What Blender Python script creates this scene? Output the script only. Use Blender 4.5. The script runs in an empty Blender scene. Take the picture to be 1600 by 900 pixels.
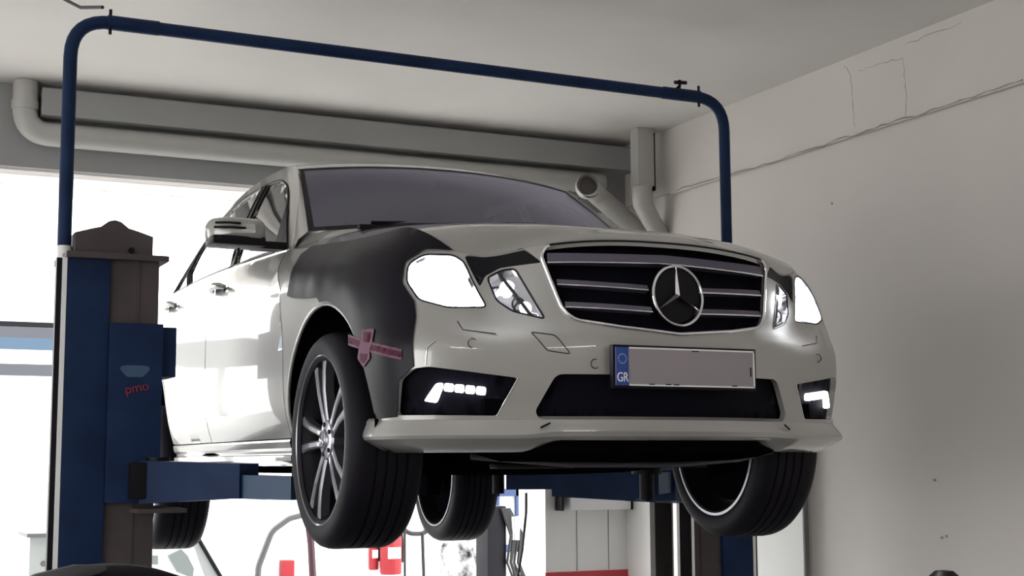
import bpy, bmesh, math, random
from mathutils import Vector, Matrix
from mathutils.geometry import delaunay_2d_cdt
random.seed(7)
SC = bpy.context.scene
COL = SC.collection
H = 1.31                      # height of the car's own ground plane above the workshop floor

# ------------------------------------------------------------------ camera, sky, lights, exposure
CAM = Vector((-2.48152, -3.93733, .24205))
CR = Vector((.90241853, -.43083814, -.00439234)); CU = Vector((-.04774343, -.11012288, .99277063)); CF = Vector((.42820715, .89568491, .11994661))
FPX = 2257.13
cd = bpy.data.cameras.new('camera'); cam = bpy.data.objects.new('camera', cd); COL.objects.link(cam)
cd.sensor_width = 36; cd.lens = FPX/1600*36; cd.clip_end = 200; cd.clip_start = .05
M = Matrix((CR, CU, -CF)).transposed().to_4x4(); M.translation = CAM+Vector((0, 0, H)); cam.matrix_world = M
SC.camera = cam
def at(x, y, Y):              # point of the photograph at a given distance down the workshop (local height)
    d = CF+CR*((x-800)/FPX)-CU*((y-450)/FPX)
    return CAM+d*((Y-CAM.y)/d.y)
def atu(x, y, U):
    d = CF+CR*((x-800)/FPX)-CU*((y-450)/FPX)
    return CAM+d*((U-CAM.x)/d.x)

SC.view_settings.view_transform = 'Standard'; SC.view_settings.look = 'None'
SC.view_settings.gamma = 1; SC.view_settings.use_curve_mapping = False
SC.view_settings.exposure = 0.7
w = bpy.data.worlds.new('overcast'); SC.world = w; w.use_nodes = True
bg = w.node_tree.nodes['Background']; bg.inputs[0].default_value = (.97, .97, .96, 1); bg.inputs[1].default_value = 3.0
def area(name, loc, target, sx, sy, power, color=(1, 1, 1)):
    l = bpy.data.lights.new(name, 'AREA'); l.shape = 'RECTANGLE'; l.size = sx; l.size_y = sy; l.energy = power; l.color = color
    o = bpy.data.objects.new(name, l); COL.objects.link(o); o.location = loc
    o.rotation_euler = (Vector(target)-Vector(loc)).to_track_quat('-Z', 'Y').to_euler(); return o
# added fill lights under the ceiling, unseen behind the camera
area('unseen_fill', (-3.9, -5.6, 3.62), (-3.9, -5.6, 0), 1.6, .3, 25, (1, .96, .92))
area('unseen_fill.001', (-.9, -6.6, 3.62), (-.9, -6.6, 0), 1.6, .3, 25, (1, .96, .92))

# ------------------------------------------------------------------ materials
def mat(name, col, rough=.5, metal=0, coat=0, noise=0, nscale=8, bump=0, bscale=30, emit=None, es=0, spec=.5, trans=0, alpha=1, coatr=.05, col2=None):
    m = bpy.data.materials.new(name); m.use_nodes = True; nt = m.node_tree; b = nt.nodes['Principled BSDF']
    b.inputs['Base Color'].default_value = (*col, 1); b.inputs['Roughness'].default_value = rough; b.inputs['Metallic'].default_value = metal
    b.inputs['Coat Weight'].default_value = coat; b.inputs['Coat Roughness'].default_value = coatr; b.inputs['Specular IOR Level'].default_value = spec
    b.inputs['Transmission Weight'].default_value = trans; b.inputs['Alpha'].default_value = alpha
    if emit: b.inputs['Emission Color'].default_value = (*emit, 1); b.inputs['Emission Strength'].default_value = es
    tc = nt.nodes.new('ShaderNodeTexCoord')
    if noise:
        n = nt.nodes.new('ShaderNodeTexNoise'); n.inputs['Scale'].default_value = nscale; n.inputs['Detail'].default_value = 6
        r = nt.nodes.new('ShaderNodeValToRGB'); c2 = col2 or tuple(c*(1-noise) for c in col)
        r.color_ramp.elements[0].color = (*c2, 1); r.color_ramp.elements[0].position = .35
        r.color_ramp.elements[1].color = (*col, 1); r.color_ramp.elements[1].position = .65
        nt.links.new(tc.outputs['Object'], n.inputs['Vector']); nt.links.new(n.outputs['Fac'], r.inputs['Fac']); nt.links.new(r.outputs['Color'], b.inputs['Base Color'])
    if bump:
        n = nt.nodes.new('ShaderNodeTexNoise'); n.inputs['Scale'].default_value = bscale; n.inputs['Detail'].default_value = 8
        bp = nt.nodes.new('ShaderNodeBump'); bp.inputs['Strength'].default_value = bump; bp.inputs['Distance'].default_value = .01
        nt.links.new(tc.outputs['Object'], n.inputs['Vector']); nt.links.new(n.outputs['Fac'], bp.inputs['Height']); nt.links.new(bp.outputs['Normal'], b.inputs['Normal'])
    return m
def glass_mat(name, tint, opac, rough=.02, refl=(1, 1, 1)):
    m = bpy.data.materials.new(name); m.use_nodes = True; nt = m.node_tree; nt.nodes.clear()
    o = nt.nodes.new('ShaderNodeOutputMaterial'); t = nt.nodes.new('ShaderNodeBsdfTransparent'); g = nt.nodes.new('ShaderNodeBsdfGlossy')
    t.inputs[0].default_value = (*tint, 1); g.inputs['Roughness'].default_value = rough; g.inputs[0].default_value = (*refl, 1)
    f = nt.nodes.new('ShaderNodeFresnel'); f.inputs[0].default_value = 1.5; mx = nt.nodes.new('ShaderNodeMixShader')
    a = nt.nodes.new('ShaderNodeMath'); a.operation = 'ADD'; a.inputs[1].default_value = opac
    nt.links.new(f.outputs[0], a.inputs[0]); nt.links.new(a.outputs[0], mx.inputs[0]); nt.links.new(t.outputs[0], mx.inputs[1]); nt.links.new(g.outputs[0], mx.inputs[2]); nt.links.new(mx.outputs[0], o.inputs[0]); return m
def lamp_mat(name, col, strength):
    m = bpy.data.materials.new(name); m.use_nodes = True; nt = m.node_tree; nt.nodes.clear()
    o = nt.nodes.new('ShaderNodeOutputMaterial'); e = nt.nodes.new('ShaderNodeEmission'); e.inputs[0].default_value = (*col, 1); e.inputs[1].default_value = strength
    nt.links.new(e.outputs[0], o.inputs[0]); return m
def translucent_mat(name, col):
    m = bpy.data.materials.new(name); m.use_nodes = True; nt = m.node_tree; nt.nodes.clear()
    o = nt.nodes.new('ShaderNodeOutputMaterial'); t = nt.nodes.new('ShaderNodeBsdfTranslucent'); d = nt.nodes.new('ShaderNodeBsdfDiffuse'); mx = nt.nodes.new('ShaderNodeMixShader')
    t.inputs[0].default_value = (*col, 1); d.inputs[0].default_value = (*col, 1); mx.inputs[0].default_value = .15
    nt.links.new(t.outputs[0], mx.inputs[1]); nt.links.new(d.outputs[0], mx.inputs[2]); nt.links.new(mx.outputs[0], o.inputs[0]); return m
PLASTER = mat('ceiling_plaster', (.74, .715, .69), .9, noise=.07, nscale=1.1, bump=.25, bscale=9)
WALLP = mat('wall_plaster', (.66, .625, .595), .85, noise=.06, nscale=.9, bump=.3, bscale=6)
WALLW = mat('white_daylit_wall', (.92, .925, .905), .7, noise=.04, nscale=1.5, bump=.1, bscale=12)  # white wall, its paleness raised to stand in for daylight on it
LINTEL = mat('lintel_paint', (.34, .345, .345), .8, noise=.06, nscale=2, bump=.15, bscale=14)
CONC = mat('floor_concrete', (.20, .195, .19), .5, noise=.35, nscale=2.5, bump=.2, bscale=20)
YARD = mat('yard_concrete', (.8, .8, .78), .9, noise=.06, nscale=3)
PAINT = mat('white_car_paint', (.36, .355, .34), .34, metal=.35, coat=1, coatr=.03)
BLACKP = mat('black_plastic', (.005, .0045, .007), .45, spec=.18)
MESHB = mat('black_grille_mesh', (.0025, .002, .006), .7, spec=.1, bump=.2, bscale=160)
DARK = mat('underbody_black', (.004, .0038, .006), 1, spec=0, noise=.3, nscale=6)
TYRE = mat('tyre_rubber', (.005, .004, .008), .6, spec=.2, bump=.1, bscale=60)
CHROME = mat('chrome', (.78, .78, .80), .12, metal=1)
SATIN = mat('satin_slat', (.11, .10, .14), .35, metal=.6, coat=.3)
ALLOY = mat('alloy_silver', (.22, .22, .25), .30, metal=.8, coat=.6)
ALLOYD = mat('rim_barrel_dark', (.008, .008, .011), .5, metal=.3, spec=.3)
BRAKE = mat('brake_steel', (.05, .05, .055), .35, metal=.9)
MATB = mat('fender_cover_black', (.004, .003, .008), .38, spec=.16, noise=.3, nscale=5, bump=.15, bscale=5, coat=.04, coatr=.2)
EMB = mat('emblem_pink', (.15, .07, .11), .6, spec=.2); EMR = mat('emblem_red', (.06, .006, .02), .6, spec=.2)
GLASS = glass_mat('windscreen_glass', (.20, .20, .25), .15, .26, (.82, .82, 1))
SGLASS = glass_mat('side_glass', (.03, .03, .035), .03, .03)
LENS = glass_mat('lamp_lens', (.95, .96, 1), .02)
LAMPW = lamp_mat('headlamp_light', (.93, .95, 1), 14)
LAMPS = lamp_mat('position_light', (.97, .97, 1), 3.0)
DRL = lamp_mat('daylight_led', (.98, .97, 1), 4)
REFL = mat('lamp_reflector', (.85, .85, .88), .12, metal=1)
LIFTB = mat('lift_blue', (.013, .030, .085), .5, spec=.12, noise=.3, nscale=5)
LIFTG = mat('lift_grey_brown', (.068, .054, .055), .6, noise=.25, nscale=7)
LIFTS = mat('bright_steel', (.8, .8, .8), .25, metal=.9)
STEELD = mat('dark_steel', (.006, .006, .009), .5, metal=.2, spec=.2)
PVC = mat('pipe_offwhite', (.46, .455, .44), .45, noise=.05, nscale=4)
RED = mat('red_paint', (.32, .012, .02), .45); REDD = mat('red_dado', (.55, .05, .06), .6)
WHITE = mat('white_plastic', (.85, .85, .86), .35); GREYP = mat('plate_grey', (.31, .275, .29), .45, noise=.03, nscale=10)
PLBLUE = mat('plate_blue', (.015, .06, .30), .4); YEL = mat('plate_star', (.35, .42, .55), .4)
BLUEF = mat('window_frame_blue', (.02, .04, .13), .5); BUILDB = mat('facade_blue_band', (.04, .075, .12), .6); BUILDG = mat('facade_grey_band', (.05, .052, .065), .6)
BUILDW = mat('facade_white', (.9, .9, .9), .8); SHUT = translucent_mat('shutter_curtain', (.95, .93, .92)); FOIL = mat('crumpled_plastic', (.8, .8, .82), .15, bump=1.5, bscale=25, noise=.98, nscale=11)
CRACK = mat('plaster_crack', (.33, .30, .28), .9); INTER = mat('cabin_dark', (.035, .035, .04), .7); RUBH = mat('black_hose', (.012, .012, .014), .5)

# ------------------------------------------------------------------ mesh helpers
def link(name, me, parent=None, loc=None):
    o = bpy.data.objects.new(name, me); COL.objects.link(o)
    if parent: o.parent = parent
    if loc: o.location = loc
    return o
def mk(name, vs, fs, m, parent=None, smooth=True, recalc=False, angle=None, loc=None):
    me = bpy.data.meshes.new(name); me.from_pydata([tuple(v) for v in vs], [], fs); me.materials.append(m)
    if recalc:
        bm = bmesh.new(); bm.from_mesh(me); bmesh.ops.recalc_face_normals(bm, faces=bm.faces); bm.to_mesh(me); bm.free()
    if smooth: me.shade_smooth()
    if angle: me.set_sharp_from_angle(angle=math.radians(angle))
    me.update(); return link(name, me, parent, loc)
class MB:                     # collects shapes that are ONE part
    def __init__(s): s.v = []; s.f = []
    def add(s, vs, fs):
        n = len(s.v); s.v += [tuple(v) for v in vs]; s.f += [tuple(i+n for i in f) for f in fs]; return s
    def box(s, a, b, bev=0):
        x0, y0, z0 = (min(a[i], b[i]) for i in range(3)); x1, y1, z1 = (max(a[i], b[i]) for i in range(3))
        if not bev:
            return s.add([(x0, y0, z0), (x1, y0, z0), (x1, y1, z0), (x0, y1, z0), (x0, y0, z1), (x1, y0, z1), (x1, y1, z1), (x0, y1, z1)],
                         [(3, 2, 1, 0), (4, 5, 6, 7), (0, 1, 5, 4), (1, 2, 6, 5), (2, 3, 7, 6), (3, 0, 4, 7)])
        bm = bmesh.new(); bmesh.ops.create_cube(bm, size=1)
        for v in bm.verts: v.co = Vector(((x0+x1)/2+v.co.x*(x1-x0), (y0+y1)/2+v.co.y*(y1-y0), (z0+z1)/2+v.co.z*(z1-z0)))
        bmesh.ops.bevel(bm, geom=bm.edges[:], offset=bev, segments=2, affect='EDGES', profile=.7)
        s.add([v.co for v in bm.verts], [[v.index for v in f.verts] for f in bm.faces]); bm.free(); return s
    def tube(s, pts, r, n=12, cap=True, closed=False):
        P = [Vector(p) for p in pts]; k = len(P); R = r if isinstance(r, (list, tuple)) else [r]*k
        T = []
        for i in range(k):
            a = P[(i-1) % k] if (closed or i > 0) else P[0]; b = P[(i+1) % k] if (closed or i < k-1) else P[-1]; T.append((b-a).normalized())
        up = Vector((0, 0, 1)) if abs(T[0].z) < .9 else Vector((0, 1, 0)); nv = (up-T[0]*up.dot(T[0])).normalized(); vs = []; fs = []
        for i in range(k):
            nv = (nv-T[i]*nv.dot(T[i])).normalized(); bv = T[i].cross(nv)
            for j in range(n):
                t = 2*math.pi*j/n; vs.append(P[i]+(nv*math.cos(t)+bv*math.sin(t))*R[i])
        for i in range(k if closed else k-1):
            for j in range(n):
                a = i*n+j; b = i*n+(j+1) % n; c = ((i+1) % k)*n+(j+1) % n; d = ((i+1) % k)*n+j; fs.append((a, b, c, d))
        if cap and not closed: fs.append(tuple(range(n-1, -1, -1))); fs.append(tuple((k-1)*n+j for j in range(n)))
        return s.add(vs, fs)
    def lathe(s, prof, c, ax=0, n=48, sv=1, sz=1, closed=False):   # prof: (radius, along axis)
        vs = []; fs = []; k = len(prof)
        for i in range(n):
            t = 2*math.pi*i/n
            for r, x in prof:
                if ax == 0: vs.append((c[0]+x, c[1]+r*math.cos(t)*sv, c[2]+r*math.sin(t)*sz))
                elif ax == 1: vs.append((c[0]+r*math.cos(t), c[1]+x, c[2]+r*math.sin(t)))
                else: vs.append((c[0]+r*math.cos(t), c[1]+r*math.sin(t), c[2]+x))
        for i in range(n):
            for j in range(k if closed else k-1):
                fs.append((i*k+j, ((i+1) % n)*k+j, ((i+1) % n)*k+(j+1) % k, i*k+(j+1) % k))
        return s.add(vs, fs)
    def prism(s, poly, d):    # poly of 3-D points pushed along d
        P = [Vector(p) for p in poly]; n = len(P); d = Vector(d)
        return s.add(P+[p+d for p in P], [tuple(range(n)), tuple(range(2*n-1, n-1, -1))]+[(i, i+n, (i+1) % n+n, (i+1) % n) for i in range(n)])
    def build(s, name, m, parent=None, smooth=False, angle=35, loc=None):
        return mk(name, s.v, s.f, m, parent, smooth, True, angle if smooth else None, loc)
def fillet(pts, r, n=6):
    P = [Vector(p) for p in pts]; out = [P[0]]
    for i in range(1, len(P)-1):
        a = (P[i-1]-P[i]).normalized(); b = (P[i+1]-P[i]).normalized(); ang = a.angle(b); t = min(r/math.tan(ang/2), (P[i-1]-P[i]).length*.49, (P[i+1]-P[i]).length*.49)
        p0 = P[i]+a*t; p1 = P[i]+b*t
        for k in range(n+1):
            q = k/n; out.append(p0*(1-q)**2+P[i]*2*q*(1-q)+p1*q*q)
    return out+[P[-1]]
def tag(o, label, cat, group=None, kind=None):
    o['label'] = label
    if cat: o['category'] = cat
    if group: o['group'] = group
    if kind: o['kind'] = kind
    return o
def thing(name, loc, label, cat, group=None):
    o = bpy.data.objects.new(name, None); COL.objects.link(o); o.location = loc; o.empty_display_size = .1
    bpy.context.view_layer.update(); return tag(o, label, cat, group)
def struct(o): o['kind'] = 'structure'; return o
def copy_tree(o, parent=None):
    c = o.copy(); COL.objects.link(c); c.parent = parent
    for ch in list(o.children): copy_tree(ch, c)
    return c
def text_mesh(s, size):
    cu = bpy.data.curves.new('t', 'FONT'); cu.body = s; cu.size = size; cu.extrude = .0015; cu.align_x = 'CENTER'; cu.align_y = 'CENTER'
    o = bpy.data.objects.new('t', cu); COL.objects.link(o); dg = bpy.context.evaluated_depsgraph_get(); dg.update()
    me = bpy.data.meshes.new_from_object(o.evaluated_get(dg)); bpy.data.objects.remove(o); return me
# ---- master body surface: stations along the plan outline, profiles in height ----
def cr(p0, p1, p2, p3, t):
    return .5*((2*p1)+(-p0+p2)*t+(2*p0-5*p1+4*p2-p3)*t*t+(-p0+3*p1-3*p2+p3)*t*t*t)
# station: plan point (u, v), top point (u, v, z), profile kind ('f' nose, 's' side)
STN = [(0, 0, 0, .112, .966, 0), (.22, .014, .22, .118, .960, 0), (.42, .066, .415, .134, .936, 0),
       (.60, .136, .572, .235, .903, 0), (.73, .196, .660, .285, .918, 0), (.82, .262, .702, .358, .955, .2),
       (.875, .360, .735, .465, .988, .5), (.905, .510, .762, .620, 1.010, .8), (.918, .68, .782, .78, 1.022, 1),
       (.925, .85, .792, .92, 1.030, 1), (.930, 1.08, .797, 1.10, 1.045, 1), (.930, 1.34, .802, 1.35, 1.068, 1),
       (.930, 1.62, .806, 1.62, 1.095, 1), (.930, 2.0, .815, 2.0, 1.110, 1), (.930, 2.5, .82, 2.5, 1.125, 1), (.928, 3.0, .82, 3.0, 1.135, 1),
       (.925, 3.5, .80, 3.5, 1.145, 1), (.918, 3.9, .775, 3.9, 1.155, 1), (.90, 4.25, .75, 4.22, 1.155, 1), (.86, 4.55, .70, 4.48, 1.145, .8),
       (.76, 4.74, .62, 4.64, 1.13, .5), (.55, 4.83, .45, 4.72, 1.13, .2), (.28, 4.865, .24, 4.75, 1.135, 0), (0, 4.87, 0, 4.755, 1.135, 0)]
FA = [0.0]
for i in range(1, len(STN)):
    a, b = STN[i-1], STN[i]
    FA.append(FA[-1]+((a[0]-b[0])**2+(a[1]-b[1])**2)**.5)
FZ = [.26, .34, .42, .52, .62]
def knots(i):
    if i < 0: i, sg = -i, -1
    else: sg = 1
    if i > len(STN)-1: i, sg = 2*(len(STN)-1)-i, -1
    u, v, tu, tv, tz, k = STN[i]
    # inward direction: towards the middle of the car
    n = len(STN)
    if i in (0, n-1): nx, ny = 0, (1 if i == 0 else -1)
    else:
        p, q = STN[i-1], STN[i+1]
        dx, dy = q[0]-p[0], q[1]-p[1]; L = (dx*dx+dy*dy)**.5
        nx, ny = -dy/L, dx/L
        if nx > 0 and i > 0 and u > .3: nx, ny = -nx, -ny
        if i < 4: ny = abs(ny)
        if i < 4 and nx > 0: nx = -nx
    fo = [.03, .018, .010, 0, 0]; so = [.062, .036, .013, .001, -.002]
    out = []
    for z, f, s in zip(FZ, fo, so):
        o = f*(1-k)+s*k
        out.append((sg*(u+nx*o), v+ny*o, z))
    for fz, ff, fs in ((.2, .17, -.01), (.40, .35, -.01), (.60, .55, .06), (.80, .76, .32), (1.0, 1.0, 1.0)):
        if i in (2, 3): ff = ff**.55
        g = ff*(1-k)+fs*k
        out.append((sg*(u+(tu-u)*g), v+(tv-v)*g, .62+(tz-.62)*fz))
    return out
NET = {i: knots(i) for i in range(-3, len(STN)+3)}
def loc(a):
    n = len(FA)
    if a <= 0: i = 0
    elif a >= FA[-1]: i = n-2
    else:
        i = 0
        while i < n-2 and FA[i+1] < a: i += 1
    return i, (a-FA[i])/(FA[i+1]-FA[i])
def column(a):
    sg = 1
    if a < 0: a, sg = -a, -1
    i, t = loc(a)
    c = []
    for k in range(10):
        P = [NET[i+j][k] for j in (-1, 0, 1, 2)]
        # non-uniform spacing: Hermite with finite differences
        if i == 0: A = [-FA[1], 0, FA[1], FA[2]]
        elif i == len(FA)-2: A = [FA[i-1], FA[i], FA[i+1], 2*FA[-1]-FA[i]]
        else: A = [FA[i-1], FA[i], FA[i+1], FA[i+2]]
        h = A[2]-A[1]; r = []
        for d in range(3):
            m1 = (P[2][d]-P[0][d])/(A[2]-A[0]); m2 = (P[3][d]-P[1][d])/(A[3]-A[1])
            t2, t3 = t*t, t*t*t
            r.append((2*t3-3*t2+1)*P[1][d]+(t3-2*t2+t)*h*m1+(-2*t3+3*t2)*P[2][d]+(t3-t2)*h*m2)
        c.append((sg*r[0], r[1], r[2]))
    return c
def S(a, z):
    c = column(a)
    k = 0
    while k < 8 and c[k+1][2] < z: k += 1
    z0, z1 = c[k][2], c[k+1][2]
    t = (z-z0)/(z1-z0)
    if k == 0 or k == 8 or t < 0 or t > 1:
        if k == 8 and t <= 1:
            out = []
            h = z1-z0
            for d in (0, 1):
                m1 = (c[9][d]-c[7][d])/(c[9][2]-c[7][2]); m2 = (c[9][d]-c[8][d])/h*1.25
                t2, t3 = t*t, t*t*t
                out.append((2*t3-3*t2+1)*c[8][d]+(t3-2*t2+t)*h*m1+(-2*t3+3*t2)*c[9][d]+(t3-t2)*h*m2)
            return (out[0], out[1], z)
        return (c[k][0]+(c[k+1][0]-c[k][0])*t, c[k][1]+(c[k+1][1]-c[k][1])*t, z)
    out = []; h = z1-z0
    for d in (0, 1):
        m1 = (c[k+1][d]-c[k-1][d])/(c[k+1][2]-c[k-1][2]); m2 = (c[k+2][d]-c[k][d])/(c[k+2][2]-c[k][2])
        t2, t3 = t*t, t*t*t
        out.append((2*t3-3*t2+1)*c[k][d]+(t3-2*t2+t)*h*m1+(-2*t3+3*t2)*c[k+1][d]+(t3-t2)*h*m2)
    return (out[0], out[1], z)
def edge(a):
    c = column(a); return c[9]
# ------------------------------------------------------------------ the workshop (world heights = local + H)
def L(p): return Vector((p[0], p[1], p[2]+H))
CZ = 2.43; WU = 2.5; BV = 4.65
MB().box((-7, -10, -.2), (WU+.3, BV+.3, 0)).build('floor', CONC); struct(bpy.data.objects['floor'])
struct(MB().box((-7, -10, CZ+H), (WU+.3, BV+.3, CZ+H+.25)).build('ceiling', PLASTER))
struct(MB().box((-60, BV+.3, -.25), (60, 60, -.02)).box((-60, -40, -.25), (-7, BV+.3, -.02)).box((-7, -40, -.25), (WU+.3, -10, -.02)).build('ground_yard', YARD))
# right wall: lower face set 2 cm back below a plaster band
struct(MB().box((WU, -10, 1.998+H), (WU+.3, BV+.3, CZ+H)).box((WU+.02, -10, 0), (WU+.3, BV+.3, 1.998+H)).build('wall_right', WALLP))
struct(MB().box((WU-.012, 1.0, 1.985+H), (WU+.01, 4.04, 2.0+H)).box((WU-.012, -10, 1.985+H), (WU+.01, 1.0, 2.0+H)).build('trim_1', WALLP))
struct(MB().box((WU-.025, 2.70, .0), (WU+.019, BV, .95+H)).build('trim_2', WALLW))  # paler colour painted in for doorway light on this stretch of wall
cn = MB().tube([(WU-.03, 2.665, 0), (WU-.03, 2.665, .97+H)], .016, 12).build('wall_rod', mat('rod_grey', (.16, .16, .165), .5), smooth=True)  # thin grey rod for the dark line at the pale panel's edge
tag(cn, 'thin grey vertical rod on the right wall, seen below the lit left headlight', 'pipe')
# back wall: lintel over a wide open doorway and a short white pier at the right
struct(MB().box((-7, BV, 1.945+H), (WU+.3, BV+.3, CZ+H)).build('wall_back_lintel', LINTEL))
struct(MB().box((1.86, BV, 0), (WU+.3, BV+.3, 1.945+H)).build('wall_back', WALLW))
struct(MB().box((1.855, BV-.012, 0), (WU-.026, BV, -.475+H)).build('baseboard_back', REDD))
for x in (2.09, 2.33): struct(MB().box((x, BV-.006, .84), (x+.003, BV, 1.3+(.0 if x < 2.2 else .2))).build('trim_3', LINTEL))
struct(MB().box((-1.42, BV-.16, 2.225+H), (WU, BV, 2.385+H), .006).build('wall_back_beam', LINTEL))
# left wall with a wide opening, wall behind the photographer with a doorway
struct(MB().box((-7.2, -10, 3.0), (-7, BV+.3, CZ+H)).box((-7.2, -10, 0), (-7, -6, 3.0)).box((-7.2, 1.6, 0), (-7, BV+.3, 3.0)).build('wall_left', WALLP))
struct(MB().box((-7, -10.2, 0), (WU+.3, -10, CZ+H)).build('wall_front', WALLP))
sh = MB()
for i in range(5): sh.box((-6.9, BV+.10+.012*(i % 2), 1.795+H+i*.032), (1.84, BV+.125+.012*(i % 2), 1.825+H+i*.032))
tag(sh.build('roller_shutter', SHUT), 'raised white roller shutter, its last slats hanging below the grey lintel', 'shutter')
# hairline cracks in the plaster of the right wall
def crack(pts, r=.004):
    rnd = []
    for a, b in zip(pts, pts[1:]):
        for k in range(9):
            t = k/9; p = Vector(a)*(1-t)+Vector(b)*t; rnd.append(p+Vector((0, random.uniform(-.006, .006), random.uniform(-.008, .008))))
    rnd.append(Vector(pts[-1])); return MB().tube(rnd, [r*random.uniform(.4, 1.2) for _ in rnd], 5)
for i, px in enumerate([[(1318, 100), (1330, 120), (1332, 160), (1336, 200)], [(1340, 112), (1410, 90), (1416, 140), (1414, 182)], [(1415, 70), (1502, 35)], [(1055, 298), (1180, 262), (1300, 222), (1400, 190), (1500, 158), (1598, 125)]]):
    struct(crack([L(atu(x, y, WU+(.0 if i < 3 else -.013))) for x, y in px], .002 if i < 3 else .0045).build('trim_4', CRACK))
for px in ((1472, 840), (1479, 838), (1460, 750), (1300, 318)): 
    p = L(atu(px[0], px[1], WU+.02)); struct(MB().tube([p-Vector((.003, 0, 0)), p+Vector((.003, 0, 0))], .008, 8).build('trim_5', CRACK))
# drain pipes along the back beam
pz = (2.20+2.058)/2+H; pv = BV-.085
pp = fillet([(-1.505, pv, CZ+H-.004), (-1.505, pv, pz), (2.27, pv, pz)], .16, 8)
dp = thing('drain_pipe', (-1.505, pv, CZ+H), 'long off-white drain pipe running along the back lintel from an elbow at the left', 'pipe')
def rel(o, pts): return [Vector(p)-o.location for p in pts]
MB().tube(rel(dp, pp), .069, 20).build('pipe_run', PVC, dp, True)
MB().tube(rel(dp, [(-1.505, pv, CZ+H-.17), (-1.505, pv, CZ+H-.12)]), .076, 20).build('pipe_collar', PVC, dp, True)
pb = [at(925, 294, 4.15), at(938, 312, 4.35), at(960, 327, 4.42), at(985, 350, 4.42), at(1010, 380, 4.42)]
bp2 = thing('drain_branch', L(pb[0]), 'off-white pipe branch with a round open socket above the far end of the bonnet', 'pipe')
MB().tube(rel(bp2, [L(p) for p in fillet([at(918, 288, 4.10), at(932, 304, 4.38), at(985, 350, 4.45), at(1010, 385, 4.45)], .08, 5)]), [.070]*1+[.066]*13, 20, cap=False).build('pipe_run', PVC, bp2, True)
q = L(at(921, 291, 4.14)); MB().lathe([(.066, .02), (.078, .0), (.078, .05), (.066, .05)], rel(bp2, [q])[0], ax=1, n=28).build('pipe_socket', PVC, bp2, True)
MB().tube(rel(bp2, [q+Vector((0, .03, 0)), q+Vector((0, .04, 0))]), .068, 24).build('socket_disc', mat('socket_disc_grey', (.17, .155, .15), .8), bp2, True)  # grey-brown disc set inside the socket
vp = [at(1003, 216, 4.15), at(1003, 292, 4.15), at(1004, 318, 4.15), at(1018, 345, 4.15), at(1035, 372, 4.15)]
v3 = thing('downpipe', L(vp[0]), 'square-topped off-white downpipe in the far corner beside the right wall', 'pipe')
top = L(vp[0]); bot = L(vp[1])
MB().box((top.x-.062, top.y-.05, bot.z)-v3.location if False else tuple(Vector((top.x-.062, top.y-.05, bot.z))-v3.location), tuple(Vector((top.x+.062, top.y+.05, CZ+H))-v3.location), .008).build('pipe_run', PVC, v3, True)
MB().tube(rel(v3, [L(p) for p in vp[1:]]), [.068, .066, .062, .058], 18).build('pipe_bend', PVC, v3, True)
dk = MB().box((top.x+.068, top.y-.02, bot.z-.02), (top.x+.088, top.y+.03, CZ+H-.02)).build('cable_strip', STEELD)
tag(dk, 'dark cable strip running down the wall just right of the far downpipe', 'cable')
# cable from the ceiling to the lift arch at the top left
c0 = L(at(160, 22, 2.27)); d1 = CF+CR*((95-800)/FPX)-CU*((-4-450)/FPX); c1 = L(CAM+d1*((CZ-.01-CAM.z)/d1.z))
tag(MB().tube([c1, (c0+c1)/2+Vector((0, 0, -.01)), c0+Vector((0, 0, .03))], .008, 8).build('ceiling_cable', RUBH, smooth=True), 'thin black cable leading from the ceiling to the upper left bend of the blue arch', 'cable')
cr_ = []
for k in range(30):
    x = 190+(520-190)*k/29; cr_.append(L(at(x, 25+.02*(x-190)-1.5*math.sin(k*1.3), 2.0)))
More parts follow.
